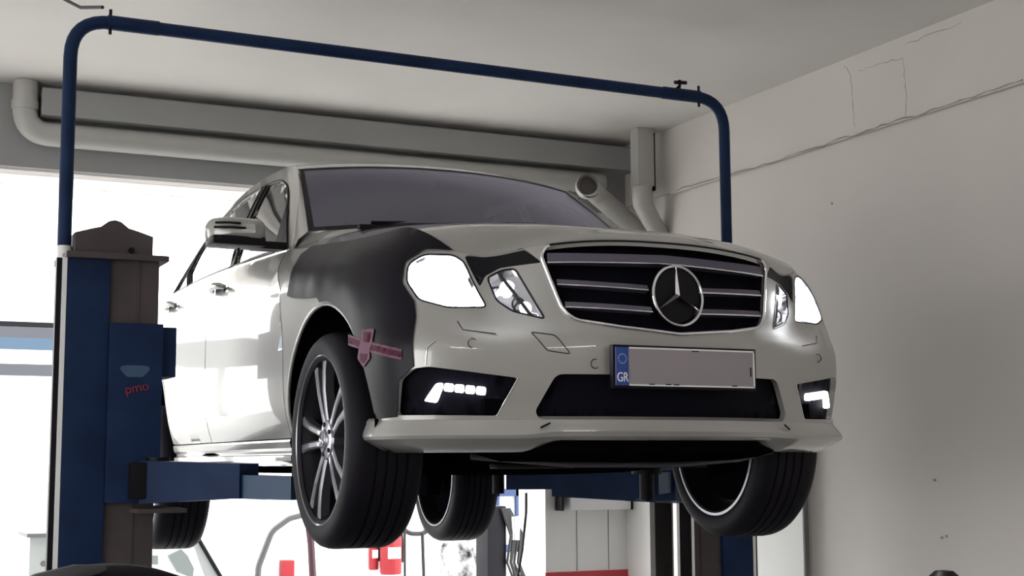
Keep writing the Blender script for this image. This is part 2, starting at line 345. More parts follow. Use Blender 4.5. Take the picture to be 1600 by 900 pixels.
# ------------------------------------------------------------------ two-post lift
lift = thing('car_lift', (0, 2.3, 0), 'blue two-post car lift holding the white saloon up by its sills', 'car lift')
def ll(p): return Vector(p)-lift.location
def b2(m, a, b, bev=0): m.box(tuple(ll(a)), tuple(ll(b)), bev); return m
for s, ci in ((-1, -1.39), (1, 1.57)):
    o0, o1 = ci+s*.20, (-1.21 if s < 0 else 1.34)     # outer and inner side
    yf = 2.17
    z1 = 1.09+H
    colo = b2(MB(), (o0, yf, 0), (o0-s*.175, yf+.30, z1), .008).build('column', LIFTB, lift, True)
    b2(MB(), (o0+s*.018, yf+.0, 0), (o0+s*.001, yf+.05, z1+.0)).build('edge_strip', WHITE if s < 0 else LIFTS, colo)
    if s > 0:
        for xa_ in (o1-.022, o1+.062): b2(MB(), (xa_, yf-.012, 0), (xa_+.016, yf+.02, .08+H)).build('slide_strip', LIFTS, lift)
        b2(MB(), (o1-.004, yf-.004, 0), (o1+.06, yf+.02, .08+H)).build('slide_slot', STEELD, lift)
    b2(MB(), (o0+s*.040, yf+.02, 0), (o0+s*.0185, yf+.06, z1)).build('outer_flange', STEELD, colo)
    gr = MB(); b2(gr, (o0-s*.177, yf+.02, 0), (o1, yf+.07, z1), .004); b2(gr, (o0-s*.177, yf+.23, 0), (o1, yf+.28, z1), .004); b2(gr, (o0-s*.29, yf+.016, 0), (o0-s*.297, yf+.02, z1)); gr.build('guide_rail', LIFTG, lift)
    b2(MB(), (o0+s*.01, yf-.03, z1), (o1-s*.03, yf+.33, z1+.025), .004).build('cap_plate', LIFTG, lift, True)
    xa, xb = o0-s*.03, o1+s*.03; prof = [(0, 0), (0, .085), (.2, .105), (.32, .115), (.42, .14), (.5, .147), (.58, .14), (.68, .115), (.8, .105), (1, .085), (1, 0)]
    MB().prism([ll((xa+(xb-xa)*t, yf+.02, z1+.025+z)) for t, z in prof], (0, .24, 0)).build('pulley_cover', LIFTG, lift)
    if s < 0: MB().tube([ll((ci+.06, yf+.012, z1+.045)), ll((ci+.06, yf+.03, z1+.045))], .014, 14).build('bolt_hole', STEELD, lift, True)
    b2(MB(), (o0+s*.1, yf-.1, 0), (o1-s*.1, yf+.45, .025), .004).build('base_plate', LIFTB, lift, True)
    # carriage
    cz0, cz1 = .085+H, (.825+H)
    ca = b2(MB(), (o0-s*.176, yf-.035, cz0), (o1-s*.012, yf+.26, cz1), .006); b2(ca, (o1-s*.012, yf-.0, cz1-.22), (o1-s*.075, yf+.2, cz1-.01), .004)
    ca = ca.build('carriage', LIFTB, lift, True)
    if s < 0:
        p = at(208, 600, yf-.037); tm = text_mesh('pmo', .055); to = link('sticker_lettering', tm, ca); tm.materials.append(mat('faded_red', (.22, .015, .04), .6))
        to.location = ll(L(at(214, 606, yf-.038))); to.rotation_euler = (math.radians(90), math.radians(-12), 0)
        c = ll(L(at(211, 580, yf-.0365))); bl = [(c.x+.055*math.cos(t)*(1+.2*math.sin(3*t)), c.y, c.z+.032*math.sin(t)*(1+.25*math.cos(2*t))) for t in [k*2*math.pi/24 for k in range(24)]]
        MB().prism(bl, (0, -.0015, 0)).build('faded_sticker', mat('faded_sticker', (.035, .085, .16), .6), ca)
    # lock block and rubber hose bracket at the carriage foot
    b2(MB(), (o1-s*.07, yf-.10, .10+H), (o1+s*.12, yf-.03, .25+H), .01).build('arm_lock', STEELD, ca, True)
    # arms
    for pv_, pd, pu in ((2.12, 1.50, .76), (2.42, 3.02, .76)):
        P0 = Vector((o1-s*.0, pv_, .15+H)); P1 = Vector((s*pu, pd, .13+H)); d = (P1-P0); n = Vector((-d.y, d.x, 0)).normalized()
        front = pd < 2
        def bar(f0, f1, w0, w1, h0, h1, zt):
            a = P0+d*f0; b = P0+d*f1; m = MB(); vs = []
            for p, w_, h_ in ((a, w0, h0), (b, w1, h1)):
                for sw, zz in ((-1, -h_), (1, -h_), (1, 0), (-1, 0)): vs.append(ll(p+n*w_*sw+Vector((0, 0, zt+zz))))
            return m.add(vs, [(0, 1, 2, 3), (7, 6, 5, 4), (0, 4, 5, 1), (1, 5, 6, 2), (2, 6, 7, 3), (3, 7, 4, 0)])
        arm = bar(-.04, .62, .075, .06, .175, .135, .105 if s < 0 else .065).build('arm', LIFTB, lift)
        bar(.5, .93, .045, .04, .095, .09, .06).build('arm_extension', mat('arm_extension_blue', (.02, .06, .13), .45) if front else LIFTB, arm)
        e = P1
        pad = MB().tube([ll(e+Vector((0, 0, -.05))), ll(e+Vector((0, 0, .06)))], .032, 16).build('pad_screw', STEELD, arm, True)
        MB().tube([ll(e+Vector((0, 0, .06))), ll(e+Vector((0, 0, .095)))], .065, 20).build('rubber_pad', BLACKP, arm, True)
        MB().tube([ll(P0+d*.0+Vector((0, 0, -.06))), ll(P0+d*.0+Vector((0, 0, .12)))], .05, 16).build('arm_pin', STEELD, arm, True)
        b2(MB(), (P0.x-.10, P0.y-.10, .045+H), (P0.x+.10, P0.y+.10, .062+H)).build('arm_bracket', LIFTG if front else LIFTB, arm)
# overhead arch: one bent pipe with bolted joints
A0, A1 = -1.592, 1.722; ya = 2.27
arch = fillet([(A0, ya, 1.10+H), (A0-.0, ya, 2.135+H), (A1, ya, 2.125+H), (A1, ya, 1.10+H)], .17, 8)
ar = MB().tube([ll(p) for p in arch], .029, 16).build('overhead_arch', LIFTB, lift, True)
for x, sx in ((A0+.26, 1), (A1-.26, -1)):
    z = 2.135+H if sx > 0 else 2.127+H
    MB().tube([ll((x-.11, ya, z)), ll((x+.11, ya, z))], .032, 16).build('arch_sleeve', LIFTB, ar, True)
    MB().tube([ll((x-.1*sx, ya-.01, z-.055)), ll((x-.1*sx, ya-.01, z+.055))], .007, 8).build('arch_bolt', STEELD, ar, True)
MB().tube([ll((A0, ya, 1.095+H)), ll((A0, ya, 1.15+H))], .032, 14).build('arch_socket', WHITE, ar, True)
hk = L(at(1062, 134, 2.27)); 
tag(MB().tube([hk+Vector((-.02, 0, -.02)), hk+Vector((.0, 0, .0)), hk+Vector((0, 0, .03))], .008, 8).tube([hk+Vector((.0, 0, .0)), hk+Vector((.0, 0, -.055))], .006, 8).tube([hk+Vector((-.03, 0, .015)), hk+Vector((.04, 0, .02))], .01, 8).build('ceiling_hook', STEELD, smooth=True), 'small dark hook standing on the blue arch just before its right bend', 'hook')
# ------------------------------------------------------------------ the car
car = thing('car', (0, 0, H), 'white saloon car with lit headlights raised on the two-post lift', 'car')
def Sn(a, z, off=0.0):
    p = Vector(S(a, z))
    if off == 0: return p
    e = .004
    zt = edge(a)[2]; z2 = min(z+e, zt); z1 = z2-2*e
    n = (Vector(S(a+e, z))-Vector(S(a-e, z))).cross(Vector(S(a, z2))-Vector(S(a, z1))).normalized()
    return p+n*off
def pip(x, y, poly):
    c = False; j = len(poly)-1
    for i in range(len(poly)):
        xi, yi = poly[i]; xj, yj = poly[j]
        if (yi > y) != (yj > y) and x < (xj-xi)*(y-yi)/(yj-yi)+xi: c = not c
        j = i
    return c
def dens(loop, st, closed=True):
    out = []; n = len(loop)
    for i in range(n if closed else n-1):
        a, b = loop[i], loop[(i+1) % n]; k = max(1, int(math.hypot(a[0]-b[0], a[1]-b[1])/st))
        out += [(a[0]+(b[0]-a[0])*t/k, a[1]+(b[1]-a[1])*t/k) for t in range(k)]
    return out if closed else out+[tuple(loop[-1])]
def rnd(loop, r=.02, n=4):    # rounded corners
    out = []; m = len(loop)
    for i in range(m):
        p = Vector(loop[i]); a = Vector(loop[i-1])-p; b = Vector(loop[(i+1) % m])-p
        t = min(r, a.length*.45, b.length*.45); p0 = p+a.normalized()*t; p1 = p+b.normalized()*t
        for k in range(n+1):
            q = k/n; c = p0*(1-q)**2+p*2*q*(1-q)+p1*q*q; out.append((c.x, c.y))
    return out
def inset(loop, d):
    A = sum(loop[i-1][0]*loop[i][1]-loop[i][0]*loop[i-1][1] for i in range(len(loop))); sg = 1 if A > 0 else -1
    out = []; m = len(loop)
    for i in range(m):
        p = Vector(loop[i]); a = (p-Vector(loop[i-1])); b = (Vector(loop[(i+1) % m])-p)
        if a.length < 1e-6 or b.length < 1e-6: out.append(tuple(p)); continue
        a.normalize(); b.normalize(); n = Vector((-(a+b).y, (a+b).x))
        if n.length < 1e-6: out.append(tuple(p)); continue
        n.normalize(); out.append(tuple(p+n*d*sg))
    return out
def panel(name, loop, m, parent, holes=(), step=.035, dst=.02, off=0.0, thick=.012, back=False, fn=Sn, gap=.0015, mirror=False, offf=None):
    lp = dens(inset(loop, gap), dst) if gap else dens(loop, dst); hs = [dens(inset(h, -gap), dst) for h in holes]
    V = []; E = []
    for l in [lp]+hs:
        n0 = len(V); V += [Vector(p) for p in l]; E += [(n0+i, n0+(i+1) % len(l)) for i in range(len(l))]
    B = list(V)
    x0 = min(p[0] for p in lp); x1 = max(p[0] for p in lp); y0 = min(p[1] for p in lp); y1 = max(p[1] for p in lp)
    nx = max(1, int((x1-x0)/step)); ny = max(1, int((y1-y0)/step)); mn = (step*.42)**2
    grid = {}
    for b in B: grid.setdefault((int(b.x/step), int(b.y/step)), []).append(b)
    for i in range(nx+1):
        for j in range(ny+1):
            x = x0+(i+.5*(j % 2))*(x1-x0)/nx; y = y0+j*(y1-y0)/ny
            if not pip(x, y, lp) or any(pip(x, y, h) for h in hs): continue
            gx, gy = int(x/step), int(y/step)
            if any((b.x-x)**2+(b.y-y)**2 < mn for ii in (-1, 0, 1) for jj in (-1, 0, 1) for b in grid.get((gx+ii, gy+jj), ())): continue
            V.append(Vector((x, y)))
    r = delaunay_2d_cdt(V, E, [], 0, 1e-6); vs2, fs = r[0], r[2]
    F = []
    for f in fs:
        cx = sum(vs2[i].x for i in f)/len(f); cy = sum(vs2[i].y for i in f)/len(f)
        if pip(cx, cy, lp) and not any(pip(cx, cy, h) for h in hs): F.append(tuple(f))
    of = (lambda a, z: off+offf(a, z)) if offf else (lambda a, z: off)
    P = [fn(v.x, v.y, of(v.x, v.y)) for v in vs2]
    # consistent winding: outward = +a x +z
    F2 = []
    for f in F:
        a, b, c = (vs2[f[0]], vs2[f[1]], vs2[f[2]])
        F2.append(f if (b-a).cross(c-a) > 0 else tuple(reversed(f)))
    F = F2; ed = {}
    for f in F:
        for i in range(len(f)): ed.setdefault((f[i], f[(i+1) % len(f)]), 1)
    bd = [(a, b) for (a, b) in ed if (b, a) not in ed]
    vs = list(P); fs_ = list(F); inner = {}
    if thick:
        for a, b in bd:
            for q in (a, b):
                if q not in inner:
                    o = fn(vs2[q].x, vs2[q].y, of(vs2[q].x, vs2[q].y)-thick); vs.append(P[q]); vs.append(o); inner[q] = (len(vs)-2, len(vs)-1)
            fs_.append((inner[a][0], inner[a][1], inner[b][1], inner[b][0]))
        if back:
            n0 = len(vs); vs += [fn(v.x, v.y, of(v.x, v.y)-thick) for v in vs2]; fs_ += [tuple(i+n0 for i in reversed(f)) for f in F]
    res = []
    for sg in ((1, -1) if mirror else (1,)):
        vv = vs if sg == 1 else [(-p[0], p[1], p[2]) for p in vs]
        ff = fs_ if sg == 1 else [tuple(reversed(f)) for f in fs_]
        # drop loose vertices
        used = sorted({i for f in ff for i in f}); mp = {u: k for k, u in enumerate(used)}
        res.append(mk(name, [vv[i] for i in used], [tuple(mp[i] for i in f) for f in ff], m, parent))
    return res if mirror else res[0]
def swp(pts, r, name, m, parent, off=0.0, n=8, closed=False, mirror=False, flat=None):
    P = [Sn(a, z, off) for a, z in dens(pts, .02, closed)]
    out = []
    for sg in ((1, -1) if mirror else (1,)):
        out.append(MB().tube([(p[0]*sg, p[1], p[2]) for p in P], r, n, closed=closed).build(name, m, parent, True, 60))
    return out
def av(v, z=.6):              # station parameter of the car's right side at distance v behind the nose
    lo, hi = .3, FA[-1]
    for _ in range(40):
        md = (lo+hi)/2
        if S(md, z)[1] < v: lo = md
        else: hi = md
    return -(lo+hi)/2
def sv(pts): return [(av(v, min(z, 1.0)), z) for v, z in pts]
def arc(cv, cz, rv, rz, z0, z1, n=16):   # wheel-arch arc over the top, from front (v small, height z0) to rear (height z1)
    t0 = math.pi-math.asin((z0-cz)/rz); t1 = math.asin((z1-cz)/rz)
    return [(cv+rv*math.cos(t0+(t1-t0)*k/n), cz+rz*math.sin(t0+(t1-t0)*k/n)) for k in range(n+1)]
def topz(a): return edge(a)[2]
def toprow(a0, a1, n=16, d=.0): return [(a0+(a1-a0)*k/n, topz(a0+(a1-a0)*k/n)-d) for k in range(n+1)]
OUT = rnd([(-.775, .905), (-.722, .880), (-.630, .730), (-.771, .727), (-.877, .755), (-.935, .82), (-.945, .88), (-.90, .912)], .02)
INN = rnd([(-.627, .828), (-.575, .852), (-.531, .856), (-.446, .690), (-.548, .716), (-.598, .752)], .014)
FOG = rnd([(-.925, .50), (-.871, .533), (-.822, .538), (-.545, .502), (-.610, .388), (-.95, .392)], .012)
INT = rnd([(-.422, .514), (-.488, .40), (-.475, .378), (0, .372), (.475, .378), (.488, .40), (.422, .514)], .022)
GRL = [(-.428, .926), (-.446, .897), (-.391, .728), (-.371, .702), (-.345, .686), (-.21, .666), (0, .648)]
GR = GRL+[(-a, z) for a, z in reversed(GRL[:-1])]
GRtop = [(a, topz(a)+.02) for a in [.40-.8*k/16 for k in range(17)]]
EYE = rnd([(-.720, .897), (-.70, topz(-.70)-.004), (-.60, topz(-.6)-.003), (-.50, topz(-.50)-.004), (-.448, .875), (-.53, .866), (-.58, .860), (-.634, .834), (-.655, .80)], .006)
mirx = lambda l: [(-a, z) for a, z in l]
AF = arc(.845, .34, .42, .45, .372, .62, 6)
def arch_f(z_from, z_to, n=14): return arc(.845, .34, .42, .45, z_from, z_to, n)
fa = [(.845+.42*math.cos(math.pi-math.asin((z-.34)/.45)), z) for z in (.372, .42, .47, .52, .57, .62)]
bl = sv(fa)+[(-1.10, .72), (-.99, .80), (-.985, .90), (-.97, topz(-.97))]
bump = bl+toprow(-.95, .95, 44)+mirx(reversed(bl))
fb = panel('front_bumper', bump, PAINT, car, holes=[OUT, mirx(OUT), INN, mirx(INN), FOG, mirx(FOG), INT, GR[:]+GRtop, EYE, mirx(EYE)], step=.03, thick=.02)
# recesses: intake and fog pockets
panel('intake_grille', inset(INT, .002), MESHB, fb, off=-.028, thick=0, step=.04, gap=0)
for m_ in (0, 1):
    fg = panel('fog_pocket', FOG if not m_ else mirx(FOG), MESHB, fb, off=-.03, thick=0, gap=0)
    segs = [[(-.842, .432), (-.80, .487), (-.779, .488), (-.780, .470), (-.800, .426)]]+[[(-.774+i*.034, .487-i*.0035), (-.744+i*.034, .484-i*.0035), (-.746+i*.034, .459-i*.0035), (-.776+i*.034, .462-i*.0035)] for i in range(4)]
    for sg in segs:
        sgm = rnd(sg, .006, 2)
        panel('daylight_led', sgm if not m_ else mirx(sgm), DRL, fg, off=-.012, thick=.012, gap=0, step=.02, dst=.01)
    swp([(-.543, .502), (-.609, .385)] if not m_ else [(.543, .502), (.609, .385)], .003, 'trim_edge', CHROME, fg, off=-.001)
    # lamps
    for nm, LP, ml, oo in (('headlight', OUT, LAMPW, 1), ('side_lamp', INN, LAMPS, 0)):
        lp = LP if not m_ else mirx(LP); sx = 1 if m_ else -1
        lens = panel(nm, lp, LENS, car, off=-.001, thick=.0, gap=.002, step=.03)
        bowl = panel('reflector', lp, REFL, lens, off=-.055 if oo else -.035, thick=-.053 if oo else -.033, gap=.004, step=.03)
        swp(lp, .0035, 'lamp_seal', BLACKP, lens, off=-.002, closed=True)
        if oo:
            p = Sn(-.80*(-sx), .815, -.04) if m_ else Sn(-.80, .815, -.04)
            q = Sn(.80 if m_ else -.80, .815, .0)
            ax = (q-p).normalized(); bulb = MB().tube([p+ax*x for x in (-.01, .01, .025, .033)], [.062, .06, .045, .02], 24).build('projector', LAMPW, lens, True)
            MB().tube([p-ax*.012+Vector((sx*0, 0, 0)), p+ax*.008], .070, 28).build('projector_bezel', CHROME, lens, True)
            dfl = panel('lens_glow_sheet', inset(lp, .012), LAMPW, lens, off=-.012, thick=0, gap=0, step=.03)  # added glowing sheet so the whole lens looks lit
            p2 = Sn(.93 if m_ else -.93, .85, -.035); MB().tube([p2, p2+ax*.02], [.034, .03], 20).build('indicator_lamp', LAMPW, lens, True)
            p3 = Sn(.70 if m_ else -.70, .775, -.035); MB().tube([p3, p3+ax*.015], [.034, .030], 20).build('indicator_lamp', LAMPW, lens, True)
            lt = bpy.data.lights.new('headlamp_beam', 'SPOT'); lt.energy = 60; lt.spot_size = math.radians(150); lt.spot_blend = .8; lt.shadow_soft_size = .04; lt.color = (.93, .95, 1)
            lo = bpy.data.objects.new('headlamp_beam', lt); COL.objects.link(lo); lo.parent = car; lo.location = q+ax*.05; lo.rotation_euler = Vector((0, -1, -.05)).to_track_quat('-Z', 'Y').to_euler()
        else:
            for (a_, z_, r_) in ((-.565, .80, .026), (-.51, .735, .02)):
                p = Sn(-a_ if m_ else a_, z_, -.03); MB().tube([p, p+Vector((0, -.008, 0))], r_, 18).build('lamp_bulb', LAMPS, lens, True)
            swp([(-.585, .842), (-.54, .78), (-.49, .705)] if not m_ else [(.585, .842), (.54, .78), (.49, .705)], .006, 'lamp_rib', BLACKP, lens, off=-.015)
            p = Sn(.53 if m_ else -.53, .745, -.02); MB().lathe([(.018, 0), (.021, -.008), (.024, 0)], p, ax=1, n=20).build('lamp_ring', STEELD, lens, True)
panel('lamp_eyelid', EYE, BLACKP, car, off=-.004, thick=.01, mirror=True)
# grille: frame, backing, slats, emblem
gp = [(a, z) for a, z in GR]; gt = [(a, topz(a)-.006) for a in [.418-.83*k/20 for k in range(21)]]
gframe = rnd(gp, .012, 3)+gt
grl = panel('grille', inset([(a, z) for a, z in gp]+gt, .004), MESHB, car, off=-.05, thick=-.04, gap=0)
swp(rnd(gp, .012, 3), .0062, 'grille_frame', CHROME, grl, off=.002, n=10); swp(gt, .003, 'grille_edge', BLACKP, grl, off=.0)
def slat(name, a0, z0, a1, z1, h, m, mm, hl):
    pts = dens([(a0, z0), (a1, z1)] if a1*a0 > 0 else [(a0, z0), (0, z1), (a1, z0)], .03, False); vs = []; fs = []
    for a, z in pts:
        vs += [Sn(a, z+h/2, -.022), Sn(a, z+h/2, -.004), Sn(a, z-h/2, .0), Sn(a, z-h/2-.003, -.022)]
    for i in range(len(pts)-1):
        for j in range(4): fs.append((i*4+j, (i+1)*4+j, (i+1)*4+(j+1) % 4, i*4+(j+1) % 4))
    fs.append((0, 1, 2, 3)); fs.append(tuple(len(vs)-4+k for k in (3, 2, 1, 0)))
    s_ = mk(name, vs, fs, m, grl, False, True)
    swp([(a, z-h/2) for a, z in pts], .003, 'slat_edge', CHROME, s_, off=-.001, n=6)
slat('slat', -.425, .890, .425, .903, .032, SATIN, 0, 0)
for z_ in (.808, .735):
    xo = .398 if z_ > .8 else .378
    for sg in (-1, 1): slat('slat', sg*xo, z_+.004, sg*.085, z_-.006, .018, SATIN, 0, 0)
star_c = Vector((.014, Sn(0, .777, .012).y, .777)); st = []
star = MB().tube([star_c+Vector((.0925*math.sin(t), .012*math.cos(t), .098*math.cos(t))) for t in [2*math.pi*k/48 for k in range(48)]], .0050, 10, closed=True)
for k in range(3):
    t = 2*math.pi*k/3; d = Vector((math.sin(t), .13*math.cos(t), math.cos(t)*1.06)); n_ = Vector((math.cos(t), 0, -math.sin(t)))
    c = star_c; tip = c+d*.092
    star.add([c+n_*.010, c-n_*.010, tip, c+Vector((0, -.012, 0)), c+Vector((0, .008, 0)), tip+Vector((0, -.004, 0))], [(0, 2, 5, 3), (1, 3, 5, 2), (0, 4, 2), (1, 2, 4), (0, 3, 4), (1, 4, 3)])
star.build('star_emblem', CHROME, grl, True, 30)
MB().tube([star_c+Vector((0, .008, 0)), star_c+Vector((0, .03, 0))], .088, 36).build('emblem_backing', BLACKP, grl, True)
# bumper details
for l in ([(-.735, .683), (-.715, .655), (-.61, .642)],): swp(l, .0016, 'washer_cap_seam', STEELD, fb, off=.0, mirror=True)
swp(rnd([(-.50, .648), (-.425, .638), (-.378, .578), (-.452, .588)], .01), .0016, 'tow_cover_seam', STEELD, fb, closed=True)
for a_, z_ in ((-.30, .548), (-.685, .612), (.685, .60)):
    p = Sn(a_, z_, .0005); q = Sn(a_, z_, -.003); MB().lathe([(.013, 0), (.015, -.002), (.016, 0)], p, ax=1, n=20).build('parking_sensor', STEELD, fb, True)
swp([(-.80, .62), (-.825, .60), (-.83, .545)], .004, 'bumper_edge_strip', CHROME, fb, off=-.001)  # thin chrome strip along one bumper corner
# number plate
pl = thing('tmp', (0, 0, 0), 'x', 'x'); bpy.data.objects.remove(pl)
fr = MB().box((-.268, -.030, .470), (.268, -.008, .606), .004).build('number_plate', BLACKP, car, True)
MB().box((-.259, -.034, .479), (.259, -.029, .598), .002).build('plate_face', GREYP, fr, True)
MB().box((-.259, -.0352, .479), (-.214, -.0335, .598)).build('country_band', PLBLUE, fr)
MB().box((-.212, -.0352, .594), (.259, -.0335, .599)).box((-.212, -.0352, .478), (.259, -.0335, .483)).box((.254, -.0352, .479), (.259, -.0335, .598)).build('plate_rim', WHITE, fr)
tm = text_mesh('GR', .036); tm.materials.append(WHITE); t_ = link('country_letters', tm, fr); t_.location = (-.2365, -.036, .503); t_.rotation_euler = (math.radians(90), 0, 0); t_.scale = (.85, 1.15, 1)
stars = MB()
for k in range(12):
    t = k*math.pi/6; c = (-.2365+.0145*math.cos(t), -.0358, .562+.0145*math.sin(t)); poly = []
    for j in range(10):
        r_ = .0034 if j % 2 == 0 else .0015; u_ = math.pi/2+j*math.pi/5; poly.append((c[0]+r_*math.cos(u_), c[1], c[2]+r_*math.sin(u_)))
    stars.prism(poly, (0, .0008, 0))
stars.build('country_stars', YEL, fr)
for x in (-.14, -.08, -.05, .17): MB().box((x, -.0353, .482), (x+.02, -.0338, .4855)).build('plate_mark', BLACKP, fr)
MB().box((.242, -.0353, .515), (.246, -.0338, .545)).box((.02, -.0353, .590), (.045, -.0338, .5935)).build('plate_mark', BLACKP, fr)
# lower lip (splitter) swept along the plan, deeper at the corners
vs = []; fs = []; A_ = [-1.20+2.4*k/96 for k in range(97)]; K = 9
for a in A_:
    c = abs(a); k = max(0, min(1, (c-.40)/.14)); k = k*k*(3-2*k); e = max(0, min(1, (c-.60)/.55)); en = max(0, (c-1.05)/.15)
    zb = .306-.036*k+.02*en; pr = .018+.022*k+.004*e
    prof = [(-.015, .385), (.003, .374), (.006, .368), (pr*.8, .352-.012*k), (pr, .338-.012*k), (pr-.004, .322-.006*k), (pr*.2, (zb+.325)/2), (-.028-.02*k, zb+.004), (-.06-.02*k, zb+.006)]
    ac = max(-1.16, min(1.16, a))
    for o, z in prof:
        q = Sn(ac, max(z, .30), o*(1-.6*en)); q.z = z; vs.append(q)
for i in range(len(A_)-1):
    for j in range(K-1): fs.append((i*K+j, i*K+j+1, (i+1)*K+j+1, (i+1)*K+j))
fs.append(tuple(range(K))); fs.append(tuple(len(vs)-1-k for k in range(K)))
mk('front_splitter', vs, fs, PAINT, car, True, True, angle=28)
for sg in (-1, 1): swp([(sg*.475, .352), (sg*.445, .366)], .003, 'splitter_notch', STEELD, fb, off=.028)
# sides: fender, doors, rear quarter, skirt, for both sides
ra = arc(.845, .34, .42, .45, .62, .362, 16)
ra = arc(.845, .34, .42, .45, .62, .365, 16)
fend = sv(ra)+sv([(1.285, .335), (1.285, .50), (1.285, .63), (1.31, .76), (1.37, .90), (1.55, 1.02)])
def trow(v0, v1, n): return [(av(v0+(v1-v0)*k/n, 1.0), topz(av(v0+(v1-v0)*k/n, 1.0))) for k in range(n+1)]
a17 = av(1.66, 1.0)
fend += toprow(a17, -.97, 20)+[(-.985, .90), (-.99, .80), (-1.10, .72)]
ff_ = panel('front_fender', fend, PAINT, car, step=.035, mirror=True)
fdoor = sv([(1.29, .335), (1.29, .50), (1.29, .63), (1.315, .76), (1.375, .90), (1.555, 1.02)])+toprow(a17, av(2.50, 1.0), 10)+sv([(2.50, 1.0), (2.50, .7), (2.50, .335)])
fd = panel('front_door', fdoor, PAINT, car, step=.045, dst=.03, mirror=True)
rar = arc(3.70, .34, .425, .45, .62, .365, 14)
rarF = [(2*3.70-v, z) for v, z in reversed(arc(3.70, .34, .425, .45, .62, .365, 14))]
rdoor = sv([(2.506, .335), (2.506, .7), (2.506, 1.0)])+toprow(av(2.506, 1.0), av(3.62, 1.0), 10)+sv([(3.60, .98), (3.50, .80)])+sv([(v, z) for v, z in reversed(rarF) if v < 3.46])
rdoor = sv([(2.506, .335), (2.506, .7), (2.506, 1.0)])+toprow(av(2.506, 1.0), av(3.62, 1.0), 10)+sv([(3.58, .95), (3.44, .74), (3.34, .60), (3.285, .45), (3.27, .335)])
rd = panel('rear_door', rdoor, PAINT, car, step=.045, dst=.03, mirror=True)
archR = [(3.70+.425*math.cos(t), .34+.45*math.sin(t)) for t in [math.pi*(1-k/24) for k in range(25)] if .34+.45*math.sin(t) > .36]
quar = sv([(3.345, .60), (3.445, .74), (3.585, .95)])+toprow(av(3.625, 1.0), av(4.2, 1.0), 8)+toprow(av(4.2, 1.0), -FA[-1]+.002, 26)[1:]+[(-FA[-1]+.002, .8), (-FA[-1]+.002, .362)]+sv([(4.6, .362), (4.13, .362)])+sv([p for p in reversed(archR) if p[0] > 3.36])
panel('rear_quarter', quar, PAINT, car, step=.06, dst=.04, mirror=True)
for sg in (1, -1):
    vs = []; fs = []
    pf = [(-.012, .335), (.004, .331), (.010, .323), (.012, .300), (.002, .289), (.004, .280), (.018, .272), (.018, .252), (-.01, .240), (-.07, .232)]; nn = 24
    for k in range(nn+1):
        a = av(1.30+1.98*k/nn)
        for o, z in pf:
            q = Sn(a, max(z, .28), o); vs.append((q.x*sg, q.y, z))
    for i in range(nn):
        for j in range(len(pf)-1): fs.append((i*len(pf)+j, (i+1)*len(pf)+j, (i+1)*len(pf)+j+1, i*len(pf)+j+1))
    mk('side_skirt', vs, fs, PAINT, car, True, True, angle=30)
for dr, v_, z_ in ((fd, 2.36, 1.005), (rd, 3.36, 1.025)):
    for i, sg in enumerate((1, -1)):
        a = av(v_, 1.0)
        P = [Sn(av(v_-.10+.2*k/8, 1.0), z_, .012+.03*math.sin(math.pi*k/8)**.5) for k in range(9)]
        MB().tube([(p.x*sg, p.y, p.z) for p in P], [.010, .014, .015, .015, .015, .015, .015, .014, .010], 12).build('door_handle', PAINT, dr[i], True, 60)
        c = Sn(a, z_-.004, .001); c.x *= sg; MB().box((c.x-.004, c.y-.075, c.z-.026), (c.x+.006, c.y+.075, c.z+.022), .004).build('handle_recess', STEELD, dr[i], True)
# wheel-arch lips
for cvz, (pts) in (('f', [(.845+.42*math.cos(t), .34+.45*math.sin(t)) for t in [math.pi*(1-k/30) for k in range(31)]]), ('r', [(3.70+.425*math.cos(t), .34+.45*math.sin(t)) for t in [math.pi*(1-k/30) for k in range(31)]])):
    for i, sg in enumerate((1, -1)):
        P = [Sn(av(v), max(z, .34), -.004) for v, z in pts]
        MB().tube([(p.x*sg, p.y, p.z) for p in P], .007, 8).build('arch_lip', PAINT, (ff_[i] if cvz == 'f' else car), True, 60)
        # liner
        vs = []; fs = []; c0_, z0_, r1, r2 = (.845, .34, .425, .455) if cvz == 'f' else (3.70, .34, .43, .455); n_ = 24
        for k in range(n_+1):
            t = math.pi*(1.0-1.0*k/n_); y_ = c0_+r1*math.cos(t); z_ = z0_+r2*math.sin(t)
            for x_ in (.885, .60, .50): vs.append((-x_*sg, y_, z_))
        m_ = len(vs); vs.append((-.50*sg, c0_, z0_))
        for k in range(n_):
            for j in range(2): fs.append((k*3+j, (k+1)*3+j, (k+1)*3+j+1, k*3+j+1))
            fs.append((k*3+2, (k+1)*3+2, m_))
        mk('wheel_liner', vs, fs, DARK, car)
